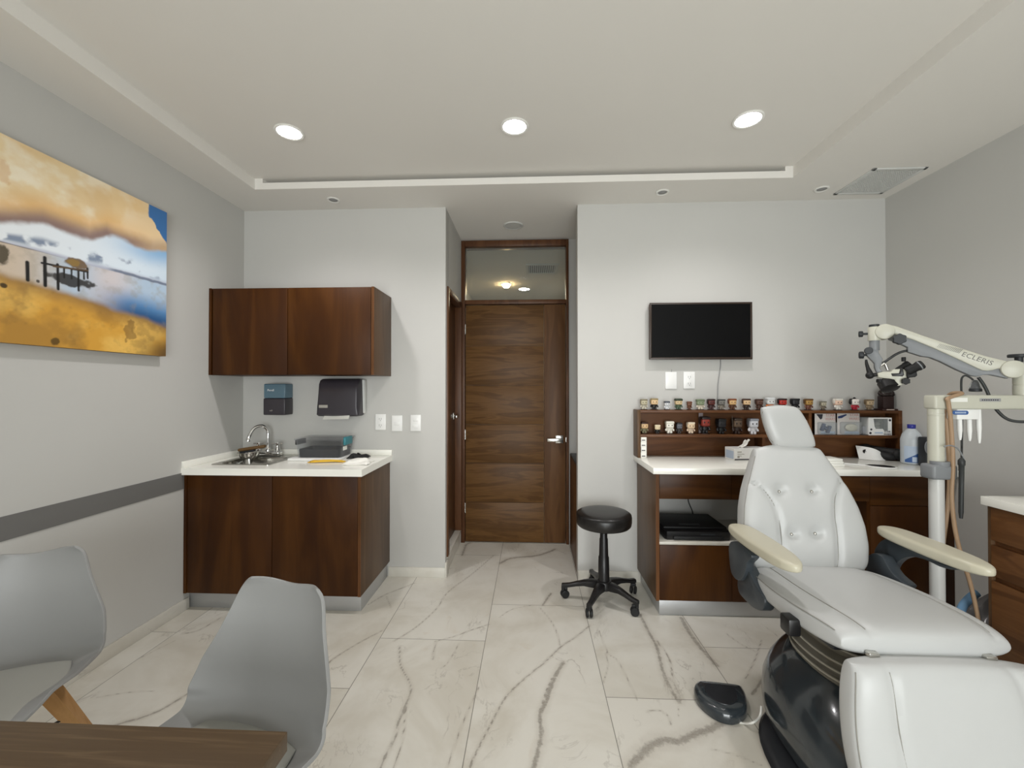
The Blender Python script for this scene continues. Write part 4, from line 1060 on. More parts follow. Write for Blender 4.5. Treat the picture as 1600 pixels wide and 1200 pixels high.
mb = MB().ball((xm + .004, y - .013, zm + .004), (.042, .011, .026), 20).ball((xm - .006, y - .018, zm + .012), (.012, .008, .009), 12)
obj('toy', mb, fm((206, 202, 186)), t)
obj('printed_art', MB().prism([(x0 + .004, y - .0006, z0 + h - .022), (x0 + .06, y - .0006, z0 + h - .006), (x0 + .066, y - .0006, z0 + h - .012), (x0 + .03, y - .0006, z0 + h - .034), (x0 + .006, y - .0006, z0 + h - .036)], (0, -.0004, 0)), M['navy'], t)
obj('printed_band', MB().box(x0 + .05, x1 - .004, y - .0008, y, z0 + .004, z0 + .022), M['paleblue'], t)
text('printed_label', 'STAR\nWARS', .026, frame((x1 - .036, y - .001, z0 + h - .026), (1, 0, 0), (0, 0, 1)), M['rose'], t)
# white window box
y = 3.02; a = at_y(1357, 652.5, y); b = at_y(1393.5, 678, y); z0 = ZM + .0005; zt = a.z; x0, x1 = a.x, b.x
t = thing('toy_box', 'white toy box with clear front window at the right end of the hutch shelf', 'box', ((x0 + x1) / 2, y, z0))
H = zt - z0
mb = MB().box(x0, x1, y + .002, y + .085, z0, z0 + .003).box(x0, x1, y + .002, y + .085, zt - .003, zt).box(x0, x0 + .003, y + .002, y + .085, z0, zt).box(x1 - .003, x1, y + .002, y + .085, z0, zt).box(x0, x1, y + .082, y + .085, z0, zt)
mb.prism([(x0, y, z0), (x1, y, z0), (x1, y, z0 + .030), (x0 + .105, y, z0 + .030), (x0 + .095, y, z0 + .044), (x0 + .048, y, z0 + .044), (x0 + .040, y, z0 + .060), (x0 + .034, y, zt - .008), (x0, y, zt)], (0, .002, 0))
mb.prism([(x0 + .034, y, zt - .008), (x1, y, zt - .008), (x1, y, zt), (x0, y, zt)], (0, .002, 0)).box(x1 - .025, x1, y, y + .002, z0 + .030, zt - .008)
obj('carton', mb, M['white'], t)
obj('window', MB().box(x0 + .034, x1 - .025, y + .0025, y + .004, z0 + .03, zt - .008), M['clear'], t)
obj('inner_card', MB().box(x0 + .02, x1 - .006, y + .06, y + .063, z0 + .004, zt - .005), fm((110, 112, 98)), t)
mb = MB().ball((x0 + .075, y + .035, z0 + .075), (.026, .02, .018), 16).box(x0 + .055, x0 + .095, y + .02, y + .05, z0 + .004, z0 + .062, .008)
obj('toy', mb, fm((150, 148, 136)), t)
text('printed_label', 'STAR\nWARS', .018, frame((x1 - .030, y - .001, z0 + .016), (1, 0, 0), (0, 0, 1)), M['darkprint'], t)
obj('printed_band', MB().box(x0 + .04, x0 + .095, y - .0006, y, z0 + .012, z0 + .022), M['paleblue'], t)
mb = MB().cyl((x0 + .018, y - .0006, z0 + .040), (x0 + .018, y, z0 + .040), .007, seg=16).cyl((x0 + .012, y - .0006, z0 + .015), (x0 + .012, y, z0 + .015), .008, seg=16).cyl((x1 - .012, y - .0006, zt - .018), (x1 - .012, y, zt - .018), .008, seg=16)
obj('printed_dots', mb, M['darkprint'], t)
# clear pack between blister and window box
a = at_y(1344, 655, 3.05); b = at_y(1356.4, 655, 3.05)
t = thing('clear_pack', 'clear plastic pack wedged between blister pack and white window box', 'toy pack', ((a.x + b.x) / 2, 3.06, ZM))
obj('shell', MB().box(a.x, b.x, 3.03, 3.085, ZM + .0005, ZM + .125, .005), M['clear'], t)
obj('toy', MB().box(a.x + .012, b.x - .012, 3.045, 3.075, ZM + .006, ZM + .06, .006), fm((150, 150, 156)), t)

# ------------------------------------------------------------------ small things on the desk top
# stack of little white boxes at the left end
x0 = .774; z = DT
for i, hh in enumerate((.040, .036, .036, .034)):
    t = thing('small_carton', ['bottom', 'second lowest', 'third lowest', 'topmost'][i] + ' white carton of the little stack at the left end of the hutch', 'carton', (x0 + .02, 3.05, z), 0, 'stack of little white cartons')
    obj('carton', MB().box(x0 + .002 * (i % 2), x0 + .040, 3.005, 3.10, z + .0003, z + hh - .0003, .001), M['paper'], t)
    obj('printed_mark', MB().box(x0 + .006, x0 + .030, 3.0042, 3.005, z + .010, z + .016), M['darkprint'], t)
    z += hh
# glove box
pa, pb = at_z(1133.5, 716, DT), at_z(1148, 720, DT)
ex = Vector((.985, .17, 0)).normalized(); ey = Vector((-.17, .985, 0)).normalized()
dl = (pa - pb).length
ey = (pa - pb).normalized(); ey.z = 0; ex = Vector((ey.y, -ey.x, 0)); hg = .082
Mx = frame(pb, ex, ey); Lx = .24
t = thing('glove_box', 'pale blue and white glove box with a tissue sticking out on the desk top', 'box', pb)
wd = max(.11, dl)
obj('carton', MB().box(0, Lx, 0, wd, .0005, hg, .0015, 1, Mx), M['white'], t)
mb = MB().box(-.0006, 0, .012, wd - .01, .01, hg - .018, 0, 1, Mx); obj('printed_panel', mb, M['paleblue'], t)
mb = MB()
for q in ((.02, .05, .055, .062), (.02, .07, .042, .046), (.02, .035, .018, .03), (.02, .05, .03, .034)): mb.box(q[0], q[1], -.0006, 0, q[2], q[3], 0, 1, Mx)
obj('printed_text', mb, M['lightink'], t)
obj('printed_edge', MB().box(.0, Lx, -.0006, 0, .004, .012, 0, 1, Mx), M['darkprint'], t)
def tis(u, v): return Mx @ Vector((.07 + .075 * v + .012 * math.sin(5 * v), .03 + .05 * u, hg + .052 * v + .006 * math.sin(6 * u)))
obj('tissue', MB().shellsurf(tis, 8, 10, .0015), M['paper'], t)
# stack of paper napkins beside the chair back
p = at_z(1300, 727, DT)
for i in range(3):
    tag(obj('paper_pad', MB().box(p.x - .14 + .004 * i, p.x + .045 - .003 * i, p.y - .05 + .004 * i, p.y + .07, DT + .016 * i, DT + .016 * (i + 1) - .0005, .004, 2), M['paper']), ['bottom', 'middle', 'top'][i] + ' folded white napkin of the pile beside the chair back on the desk', 'napkin', 'pile of folded napkins')
# hand mirror
a, b = at_z(1319, 725.5, DT), at_z(1403, 733, DT); c0 = at_z(1362, 729, DT)
t = thing('hand_mirror', 'white hand mirror with dark oval glass lying on the desk top', 'hand mirror', (c0.x, c0.y, DT))
d = Vector((b.x - a.x, b.y - a.y, 0)); L = d.length; ex = d.normalized(); Mh = frame((a.x, a.y, DT), ex, (-ex.y, ex.x, 0))
out = []
for k in range(48):
    q = 2 * math.pi * k / 48; out.append((L * .70 + L * .30 * math.cos(q), .058 * math.sin(q)))
mb = MB().prism([Mh @ Vector((x, y, .0005)) for x, y in out], (0, 0, .010), .003)
obj('frame', mb, M['white'], t)
obj('glass', MB().prism([Mh @ Vector((L * .70 + (x - L * .70) * .86, y * .80, .0106)) for x, y in out], (0, 0, .0008)), M['screen'], t)  # the mirror's dark reflection is put into the glass colour
obj('handle', MB().prism([Mh @ Vector(q) for q in ((0, -.012, .0005), (L * .42, -.014, .0005), (L * .46, -.02, .0005), (L * .46, .02, .0005), (L * .42, .014, .0005), (0, .012, .0005))], (0, 0, .010), .003), M['white'], t)
# face visor with black strap
p0, p1, p2 = at_z(1344, 717.5, DT), at_z(1386, 720, DT), at_z(1408, 720, DT)
t = thing('face_visor', 'white visor with black strap lying in front of the hutch', 'visor', (p1.x, p1.y, DT))
def vis(u, v):
    x = p0.x + (p1.x - p0.x) * u; bow = -.035 * math.sin(math.pi * u)
    top = .088 * (1 - u) ** .8 + .030 * u + .012 * math.sin(math.pi * u)
    return (x, p0.y + (p1.y - p0.y) * u + bow + .03 * v * (1 - .5 * u) + .01, DT + .001 + top * v)
obj('shell', MB().shellsurf(vis, 16, 8, .004), M['white'], t)
mb = MB().tube([(p0.x + .012, p0.y + .03, DT + .082), (p0.x + .08, p0.y + .05, DT + .085), ((p0.x + p1.x) / 2 + .04, p0.y + .05, DT + .07), (p1.x + .03, p1.y + .03, DT + .06), (p2.x - .02, p2.y, DT + .052)], [.006, .016, .022, .024, .03], 12, 5)
mb.tube([(p0.x + .02, p0.y + .035, DT + .06), ((p0.x + p1.x) / 2, p0.y + .04, DT + .045), (p1.x, p1.y + .02, DT + .032), (p1.x + .05, p1.y, DT + .024)], [.01, .026, .03, .022], 12, 5)
obj('strap', mb, M['blackmat'], t)
obj('ear_pad', MB().ball((p2.x - .022, p2.y - .005, DT + .0405), (.045, .038, .040), 22), M['blackmat'], t)
pm = at_z(1349, 706, DT); 
obj('hinge_knob', MB().cyl((p0.x + .03, p0.y - .008, DT + .055), (p0.x + .03, p0.y - .002, DT + .055), .014, seg=18), M['black'], t)
obj('wire', MB().tube([(p0.x + .03, p0.y - .009, DT + .055), (p0.x + .08, p0.y - .03, DT + .040), (p0.x + .115, p0.y - .034, DT + .022)], .0028, 8), M['slot'], t)
# disinfectant bottle
bx, by = at_y(1424.5, 718, 2.86).x, 2.86
bx = min(bx, XR - .058)
t = thing('plastic_bottle', 'milky plastic bottle with blue cap and blue label on the desk corner', 'bottle', (bx, by, DT))
obj('bottle', MB().lathe([(.001, .001), (.050, .001), (.056, .008), (.056, .155), (.054, .165), (.046, .195), (.026, .222), (.018, .230), (.018, .236), (.001, .236)], (bx, by, DT), seg=40, cap=False), M['bottle'], t)
obj('liquid', MB().lathe([(.001, .004), (.046, .004), (.051, .010), (.051, .118), (.001, .118)], (bx, by, DT), seg=36, cap=False), M['paleblue'], t)
obj('cap', MB().lathe([(.020, 0), (.0215, .002), (.0215, .024), (.020, .026)], (bx, by, DT + .230), seg=28), M['cap'], t)
def curved(a0, a1, z0, z1, r, skew=0.0):
    def f(u, v):
        a = math.radians(a0 + (a1 - a0) * u); return (bx + r * math.sin(a), by - r * math.cos(a), DT + z0 + (z1 - z0) * v * (1 - skew * (1 - u)))
    return MB().shellsurf(f, 14, 3, .0006)
obj('label_sheet', curved(-80, 60, .012, .118, .0566), M['paleblue'], t)
obj('label_wedge', curved(-75, -8, .014, .075, .0574, .75), M['blueink'], t)
obj('label_square', curved(-38, -14, .018, .050, .0582), M['paleblue'], t)
obj('label_strip', curved(14, 50, .014, .034, .0574), M['blueink'], t)
obj('label_text', curved(22, 40, .040, .112, .0574), M['lightink'], t)
# dark gadget with coil beside the bottle
gx_, gy_ = at_y(1446, 715, 2.76).x, 2.76
t = thing('coil_gadget', 'dark grey device with coiled lead between the bottle and the white column', 'device', (gx_, gy_, DT))
obj('housing', MB().box(gx_ - .022, gx_ + .03, gy_ - .03, gy_ + .03, DT + .0005, DT + .185, .008), M['darkknob'], t)
mb = MB(); mb.tube([(gx_ - .012 + .024 * math.cos(k * .7), gy_ - .036 - .0012 * k, DT + .125 + .040 * math.sin(k * .7)) for k in range(20)], .005, 8, 3)
obj('coiled_lead', mb, M['midgrey'], t)
# slim printer in the niche
px0, px1, py0, py1, pz0 = .842, 1.252, 2.690, 3.03, .4625
t = thing('printer', 'flat black printer standing on marble shelf in the desk niche', 'printer', ((px0 + px1) / 2, (py0 + py1) / 2, pz0))
obj('body', MB().prism([(px0 + .012, py0, pz0), (px1 - .012, py0, pz0), (px1, py0 + .02, pz0), (px1, py1, pz0), (px0, py1, pz0), (px0, py0 + .02, pz0)], (0, 0, .055), .006), M['black'], t)
obj('lid', MB().box(px0 + .006, px1 - .006, py0 + .05, py1 - .004, pz0 + .055, pz0 + .068, .004), M['blackmat'], t)
obj('paper_tray', MB().box(px0 + .05, px1 - .05, py0 - .012, py0 + .002, pz0 + .006, pz0 + .026, .003), M['blackmat'], t)
obj('control_panel', MB().box(px0 + .12, px0 + .25, py0 + .085, py0 + .112, pz0 + .0681, pz0 + .070, .001), M['darkknob'], t)
obj('name_plate', MB().box(px1 - .19, px1 - .10, py0 - .0008, py0, pz0 + .032, pz0 + .042), M['darkknob'], t)
tag(obj('printer_cable', MB().tube([(1.15, YB - .004, .70), (1.145, YB - .006, .60), (1.17, YB - .02, .52), (1.16, 3.06, .4665), (1.15, 3.034, .47)], .004, 8), M['cable']), 'dark cable running up the wall behind the black printer', 'cable')
# ------------------------------------------------------------------ white treatment chair
CXC = 1.262
t = thing('treatment_chair', 'white upholstered treatment chair with tufted backrest, cream armrests and dark glossy pedestal', 'treatment chair', (CXC, 1.62, 0))
def sup(cx, cy, rx, ry, z, n=48, e=2.5):
    out = []
    for k in range(n):
        q = 2 * math.pi * k / n; c, s = math.cos(q), math.sin(q)
        out.append((cx + rx * math.copysign(abs(c) ** (2 / e), c), cy + ry * math.copysign(abs(s) ** (2 / e), s), z))
    return out
obj('base_plate', MB().rings([sup(1.275, 1.52, .385, .43, 0), sup(1.275, 1.52, .39, .435, .012), sup(1.275, 1.52, .38, .425, .026), sup(1.275, 1.52, .36, .40, .032)]), M['charmat'], t)
mb = MB().rings([sup(1.30, 1.60, .325, .42, .030), sup(1.30, 1.61, .345, .43, .07), sup(1.30, 1.62, .35, .42, .13), sup(1.30, 1.64, .342, .39, .20), sup(1.30, 1.66, .315, .35, .265), sup(1.30, 1.68, .272, .30, .32), sup(1.30, 1.69, .24, .26, .355), sup(1.30, 1.69, .225, .245, .365)])
obj('pedestal_cover', mb, M['charcoal'], t)
mb = MB(); rr = []
for k in range(25):
    z = .355 + .195 * k / 24; r = .222 + .008 * math.sin(k * math.pi / 2.4 * 1.0) - .0003 * k
    rr.append([(x, y, .355 + (z - .355) * (1 - (y - 1.69) * .32)) for x, y, _ in sup(1.29, 1.69, r, r + .015, z, 48, 2.4)])
mb.rings(rr); obj('bellows', mb, M['bellows'], t)
for k in (2, 6, 11, 16, 20):
    z = .355 + .195 * k / 24
    q = [(x, y, .355 + (z - .355) * (1 - (y - 1.69) * .32) + .006 * math.sin(3.2 * x + k * 1.7 + 5 * y)) for x, y, _ in sup(1.29, 1.69, .2275, .2425, z, 48, 2.4)]
    obj('bellows_rib', MB().tube(q + q[:1], .0042, 8, 0), M['rib'], t)
obj('seat_frame', MB().box(-.25, .25, -.24, .29, -.055, -.03, .01, 2, frame((CXC, 1.705, .575), (1, 0, 0), (0, 1, -.07))), M['charmat'], t)
SP = Pad(frame((CXC - .003, 1.700, .576), (1, 0, 0), (0, 1, -.07)), lambda v: .298 - .012 * v * v, .322, .058, .050, .34, 5.0)
# seams of the seat run lengthwise
def seam_curve(P, pts, r=.0022, lift=.0):
    return MB().tube([P.pt(u, v, 1) + Vector((0, 0, lift)) for u, v in pts], r, 8, 4)
sg = lambda a, a0, w, d: -d * math.exp(-((a - a0) / w) ** 2)
SP.disp = lambda a, b, u, v: sg(u, -.66, .05, .007) + sg(u, .80, .05, .006) + .006 * math.cos(u * 1.4)
obj('seat', MB().pad(SP, 56), M['leather'], t)
obj('seam', MB().tube([SP.pt(-.66, v / 12, 1) for v in range(-11, 12)], .0022, 8, 2), M['seam'], t)
obj('seam', MB().tube([SP.pt(-.985, v / 12, 1) + Vector((-.0005, 0, .006)) for v in range(-11, 12)], .0018, 8, 2), M['seam'], t)
obj('seam', MB().tube([SP.pt(.80, v / 12, 1) for v in range(-11, 12)], .0018, 8, 2), M['seam'], t)
for sgn in (-.62, .55): obj('hinge', MB().box(CXC + sgn * .3 - .016, CXC + sgn * .3 + .016, 1.372, 1.392, .572, .586, .002), M['nickel'], t)
LP = Pad(frame((CXC - .003, 1.334, .372), (1, 0, 0), (0, .16, .985)), lambda v: .298 + .006 * (1 - v) * .5, .215, .062, .055, .34, 5.0)
LP.disp = lambda a, b, u, v: sg(u, -.66 + .10 * (1 - v) / 2, .045, .008) + sg(u, .62 + .06 * (1 - v) / 2, .045, .006) + .006 * math.cos(u * 1.5)
obj('leg_rest', MB().pad(LP, 56), M['leather'], t)
obj('seam', MB().tube([LP.pt(-.66 + .10 * (1 - v / 10) / 2, v / 10, 1) for v in range(-9, 10)], .0020, 8, 2), M['seam'], t)
obj('seam', MB().tube([LP.pt(-.975, v / 10, 1) for v in range(-9, 10)], .0018, 8, 2), M['seam'], t)
obj('leg_rest_arm', MB().box(CXC - .06, CXC + .06, 1.38, 1.46, .43, .53, .01), M['charmat'], t)
# back rest
bu = Vector((0, .30, .954)).normalized()
borig = Vector((CXC + .004, 1.975, .565)) + bu * .300
BPM = frame(borig, (1, 0, 0), bu)
wv_ = [-1, -.85, -.6, -.3, 0, .3, .6, .85, 1]; ww_ = [.258, .274, .282, .278, .262, .238, .206, .180, .170]
BP = Pad(BPM, lambda v: float(np.interp(v, wv_, ww_)), .300, .050, .085, .30, 4.6)
bn = BPM.to_3x3() @ Vector((0, 0, 1)); BI = BPM.inverted()
def back_ab(u, v): q = BI @ at_plane(u, v, borig + bn * .045, bn); return q.x, q.y
tuf = [back_ab(*p) for p in ((1219, 768), (1270, 768), (1240, 835), (1277, 834))]
sl = [back_ab(*p) for p in ((1178, 757), (1191, 763), (1208, 786), (1219, 818), (1223, 852), (1224, 888))]
sr = [back_ab(*p) for p in ((1315, 754), (1305, 776), (1304, 802), (1310, 841), (1312, 868), (1312, 889))]
slA, srA = np.array(sl), np.array(sr)
def bdisp(a, b, u, v):
    d = 0.0
    for x, y in tuf: r2 = (a - x) ** 2 + (b - y) ** 2; d -= .020 * math.exp(-r2 / .024 ** 2) + .008 * math.exp(-r2 / .07 ** 2)
    for S in (slA, srA):
        if b < S[0][1] + .01:
            ax = float(np.interp(b, S[::-1, 1], S[::-1, 0])); d -= .012 * math.exp(-((a - ax) / .016) ** 2)
    return d + .010 * math.exp(-((v - .2) / .6) ** 2)
BP.disp = bdisp
obj('backrest', MB().pad(BP, 72), M['leather'], t)
def on_back(a, b):
    v = b / BP.L; v = max(-.97, min(.97, v / math.sqrt(max(.3, 1 - BP.k * min(1, (a / BP.W(v)) ** 2) / 2)))); u = a / (BP.W(v) * math.sqrt(1 - BP.k * v * v / 2))
    return BP.pt(max(-.99, min(.99, u)), v, 1)
for S in (sl, sr): obj('seam', MB().tube([on_back(a, b) for a, b in S], .0020, 8, 5), M['seam'], t)
for su in (-.985, .985): obj('seam', MB().tube([BP.pt(su, v / 14, 1) for v in range(-13, 13)], .0018, 8, 2), M['seam'], t)
for a, b in tuf: obj('tuft_button', MB().ball(on_back(a, b) + bn * .003, (.0075, .0075, .0075), 14), M['nickel'], t)
obj('back_shell', MB().box(-.13, .15, -.24, .14, -.10, -.06, .02, 3, BPM), M['charmat'], t)
# head rest
hc = at_y(1229, 667, 2.15)
HP = Pad(frame(hc, (1, 0, 0), (0, .12, .99)), lambda v: .104 - .006 * v, .107, .034, .036, .42, 4.0, cx=lambda v: -.030 * v)
obj('headrest', MB().pad(HP, 44), M['leather'], t)
obj('seam', MB().tube([HP.pt(math.copysign(min(1, abs(1.25 * math.cos(q))), math.cos(q)), math.copysign(min(1, abs(1.25 * math.sin(q))), math.sin(q)), 1) + Vector((0, .002, 0)) for q in [k * math.pi / 24 for k in range(49)]], .0022, 8, 1), M['seam'], t)
mb = MB()
for s in (-.03, .03): mb.cyl((hc.x + s, 2.185, hc.z - .02), (CXC + s - .02, 2.175, .96), .008)
obj('headrest_post', mb, M['nickel'], t)
# arm rests and their brackets
for side, ax in ((-1, .958), (1, 1.625)):
    AP = Pad(frame((ax, 1.795, .768), (1, 0, 0), (0, 1, 0)), lambda v: float(np.interp(v, [-1, -.7, 0, .7, 1], [.046, .055, .059, .059, .055])), .238, .022, .026, .62, 5.0)
    ar = obj('armrest', MB().pad(AP, 36), M['armpad'], t)
def zps(u0, v0, k, pts, X): return catmull(zp(u0, v0, k, pts, X), 4, True)
def zp(u0, v0, k, pts, X): return [at_x(u0 + a * k, v0 + b * k, X) for a, b in pts]
mb = MB().prism(zps(1130, 740, .1833, [(112, 600), (200, 590), (312, 700), (270, 765), (252, 850), (212, 912), (160, 892), (122, 810)], .975), (-.035, 0, 0), .005)
obj('arm_bracket', mb, M['charbracket'], t)
mb = MB().prism(zps(1130, 740, .1833, [(205, 900), (250, 860), (262, 780), (290, 800), (330, 880), (390, 985), (440, 1062), (446, 1125), (420, 1170), (350, 1150), (270, 1080), (212, 1005)], 1.000), (-.045, 0, 0), .006)
obj('arm_mount', mb, M['charbracket'], t)
mb = MB().prism(zps(1340, 740, .2, [(128, 620), (150, 560), (190, 520), (235, 515), (400, 560), (720, 715), (800, 748), (730, 750), (640, 728), (540, 680), (430, 650), (350, 665), (300, 705), (272, 760), (250, 775), (190, 650)], 1.620), (.030, 0, 0), .004)
obj('arm_bracket', mb, M['charbracket'], t)
mb = MB().prism(zps(1340, 740, .2, [(70, 660), (95, 630), (135, 622), (190, 650), (225, 710), (280, 790), (370, 870), (330, 900), (200, 860), (70, 780)], 1.565), (.050, 0, 0), .006)
obj('arm_mount', mb, M['charbracket'], t)
q = at_x(1236, 975, .955)
obj('side_knob', MB().box(.930, .975, q.y - .030, q.y + .030, q.z - .032, q.z + .030, .008, 2), M['black'], t)
# foot pedal and its lead
pts = [(1084, 1080), (1088, 1073), (1098, 1071), (1151, 1077), (1161, 1082), (1167, 1096), (1168, 1112), (1161, 1121), (1144, 1126), (1121, 1120), (1101, 1107), (1088, 1093)]
out = [at_z(u, v, .022) for u, v in pts]; c = sum(out, Vector()) / len(out)
t = thing('foot_pedal', 'black half-moon foot pedal on the floor beside the chair pedestal', 'foot pedal', (c.x, c.y, 0))
def sc(k, z): return [(c.x + (p.x - c.x) * k, c.y + (p.y - c.y) * k, z) for p in catmull(out, 4, True)]
obj('housing', MB().rings([sc(.96, 0), sc(1, .008), sc(1, .030), sc(.96, .044), sc(.86, .052), sc(.5, .055)]), M['charcoal'], t)
obj('tread', MB().rings([sc(.62, .0535), sc(.60, .0575), sc(.4, .058)]), M['charmat'], t)
a0 = at_z(1143, 1118, .03)
cab = [a0 + Vector((-.01, .03, .0)), a0, at_z(1151, 1126, .008), at_z(1162, 1130, .006), at_z(1176, 1129, .036), at_z(1187, 1119, .038), at_z(1189.5, 1103, .07)]
tag(obj('pedal_cable', MB().tube(cab, .0045, 10, 8), M['whitecable']), 'white lead looping from the foot pedal to the chair pedestal', 'cable')

# ------------------------------------------------------------------ microscope on its column
MY = 2.05
mx = at_y(1462, 640, MY).x
t = thing('surgical_microscope', 'ivory surgical microscope with long spring arm on a tall white column', 'microscope', (mx, MY, 0))
obj('floor_base', MB().rings([sup(mx, MY, .11, .14, 0, 40, 3), sup(mx, MY, .11, .14, .04, 40, 3), sup(mx, MY, .09, .12, .07, 40, 3), sup(mx, MY, .05, .05, .085, 40, 3)]), M['ivory'], t)
obj('column', MB().cyl((mx, MY, .07), (mx, MY, 1.03), .0275, seg=40), M['polewhite'], t)
obj('upper_column', MB().lathe([(.027, 1.02), (.0295, 1.035), (.0295, 1.292), (.0305, 1.293), (.0305, 1.300), (.0295, 1.301), (.0295, 1.322), (.0285, 1.322)], (mx, MY, 0), seg=40), M['ivory'], t)
mb = MB().box(mx - .052, mx + .058, MY - .045, MY + .03, .998, 1.066, .012, 3)
obj('bracket', mb, M['midgrey'], t)
obj('bracket_spout', MB().lathe([(.030, 0), (.036, .012), (.036, .030)], (mx + .004, MY - .012, 1.05), seg=32), M['midgrey'], t)
xe = at_y(1640, 628, MY).x
mb = MB().box(mx - .030, xe, MY - .032, MY + .032, 1.321, 1.386, .010, 3)
obj('cross_arm', mb, M['ivory'], t)
for u0, u1, v0, v1, mm in ((1486, 1512, 621.5, 628), (1531, 1564, 622.5, 627.5)) and [(1486, 1512, 621.5, 628, 'plate'), (1531, 1564, 622.5, 627.5, 'slot')]:
    a, b = at_y(u0, v0, MY - .033), at_y(u1, v1, MY - .033)
    obj('name_plate', MB().box(a.x, b.x, MY - .0332, MY - .032, b.z, a.z), M[mm], t)
a, b = at_y(1532, 623, MY - .034), at_y(1563, 627, MY - .034)
mb = MB()
for k in range(8):
    x = a.x + (b.x - a.x) * (.08 + .11 * k); mb.box(x, x + (b.x - a.x) * .06, MY - .0338, MY - .0332, b.z + .003, a.z - .003)
obj('printed_marks', mb, M['darkprint'], t)
Rj = at_y(1579, 577, 2.045); hn = Vector((-.5, -.866, 0))
rx_ = at_y(1597, 600, MY).x
obj('riser', MB().lathe([(.030, 0), (.030, .045), (.0285, .046), (.0285, .05), (.030, .051), (.030, .10)], (rx_, MY, 1.386), seg=36), M['ivory'], t)
def SPt(u, v, off=0.0): return at_plane(u, v, Rj + hn * off, hn)
def zm7(pts, off): return [SPt(1320 + a * .175, 490 + b * .175, off) for a, b in pts]
mb = MB().prism(zm7([(390, 102), (430, 104), (470, 114), (700, 195), (1000, 295), (1250, 375), (1400, 412), (1480, 430), (1480, 500), (1370, 492), (1325, 505), (1280, 512), (1230, 508), (1190, 492), (1000, 402), (800, 312), (600, 230), (430, 182), (370, 190)], .026), -hn * .052, .006)
obj('spring_arm', mb, M['ivory'], t)
mb = MB().prism(zm7([(390, 190), (430, 176), (600, 222), (800, 304), (1000, 394), (1190, 484), (1240, 505), (1300, 505), (1370, 488), (1440, 500), (1460, 580), (1380, 562), (1300, 546), (1240, 548), (1190, 562), (1130, 556), (1000, 500), (850, 425), (760, 390), (690, 382), (565, 342), (562, 300), (470, 256), (400, 232)], .020), -hn * .040, .004)
obj('arm_underside', mb, M['midgrey'], t)
obj('elbow_joint', MB().cyl(Rj + hn * .034, Rj - hn * .034, .0400, seg=44, rnd=.004), M['ivory'], t)
Lj = SPt(1381, 519)
obj('wrist_joint', MB().cyl(Lj + hn * .034, Lj - hn * .034, .0390, seg=44, rnd=.004), M['ivory'], t)
# print on the arm
c0, c1 = SPt(1508, 554.5, .0262), SPt(1546, 566.8, .0262); e1 = (c1 - c0).normalized(); e2 = hn.cross(e1)
text('printed_name', 'ECLERIS', .031, frame((c0 + c1) / 2, e1, e2), M['ink'], t, spacing=1.05)
mb = MB(); TL, TR, BR, BL = zm7([(852, 270), (1060, 322), (1022, 358), (818, 302)], .0262)
for i in range(14):
    for j in range(5):
        def gp(s, r): return TL.lerp(TR, s).lerp(BL.lerp(BR, s), r)
        s0, r0 = i / 14, j / 5; w_ = .35 + .35 * i / 13
        mb.prism([gp(s0, r0), gp(s0 + w_ / 14, r0), gp(s0 + w_ / 14, r0 + .6 / 5), gp(s0, r0 + .6 / 5)], hn * .0005)
obj('printed_grid', mb, M['ink'], t)
# knobs
def knob(name, u, v, r, h, off, axis, mat='darkknob', star=True):
    c = SPt(u, v, off); ax = Vector(axis).normalized(); q = Vector((0, 0, 1)).rotation_difference(ax).to_matrix()
    rr = []
    for z, k in ((0, .92), (h * .12, 1), (h * .88, 1), (h, .9)):
        rr.append([c + q @ Vector(((r * k * (1 + (.08 * math.cos(6 * a) if star else 0))) * math.cos(a), (r * k * (1 + (.08 * math.cos(6 * a) if star else 0))) * math.sin(a), z)) for a in [2 * math.pi * j / 36 for j in range(36)]])
    return obj(name, MB().rings(rr), M[mat], t)
he = Vector((.866, -.5, 0))
knob('tension_knob', 1404, 530.5, .026, .03, .045, hn)
a = SPt(1592, 566); mb = MB().cyl(a, a + Vector((0, 0, .022)), .014).lathe([(.034, 0), (.036, .003), (.036, .012), (.033, .015)], a + Vector((0, 0, .022)), seg=32)
obj('elbow_knob', mb, M['darkknob'], t)
# wrist block, hanging post and head
wc = SPt(1366, 521)
wz0, wz1 = SPt(1366, 532.5).z, SPt(1366, 511).z
obj('wrist_block', MB().lathe([(.026, wz0), (.027, wz0 + .003), (.027, wz1 - .003), (.026, wz1)], (wc.x, wc.y, 0), seg=36), M['ivory'], t)
obj('wrist_cap', MB().lathe([(.021, wz1), (.022, wz1 + .002), (.022, wz1 + .011), (.020, wz1 + .013)], (wc.x, wc.y, 0), seg=32), M['darkknob'], t)
kq = wc - he * .026
obj('side_knob', MB().cyl(kq, kq - he * .022, .006).lathe([(.014, 0), (.016, .003), (.016, .016), (.013, .018)], kq - he * .020, -he, 28), M['darkknob'], t)
pz0_ = wz0 - .050
mb = MB().cyl((wc.x, wc.y, pz0_), (wc.x, wc.y, wz0), .0215, seg=32)
def z1p(pts, off=0.0): return [SPt(1330 + a * .1167, 500 + b * .1167, off) for a, b in pts]
mb.prism(z1p([(243, 370), (362, 380), (372, 440), (425, 520), (405, 600), (385, 640), (420, 690), (345, 705), (315, 640), (312, 580), (215, 480), (200, 440)], .018), -hn * .036, .005)
obj('yoke', mb, M['midgrey'], t)
knob('yoke_knob', 1330 + 228 * .1167, 500 + 412 * .1167, .018, .016, .02, hn, star=False)
q = SPt(1330 + 150 * .1167, 500 + 470 * .1167, .0); obj('yoke_side_knob', MB().cyl(q + he * .03, q - he * .012, .006).lathe([(.016, 0), (.019, .003), (.019, .018), (.015, .021)], q + he * .006, -he, 28), M['darkknob'], t)
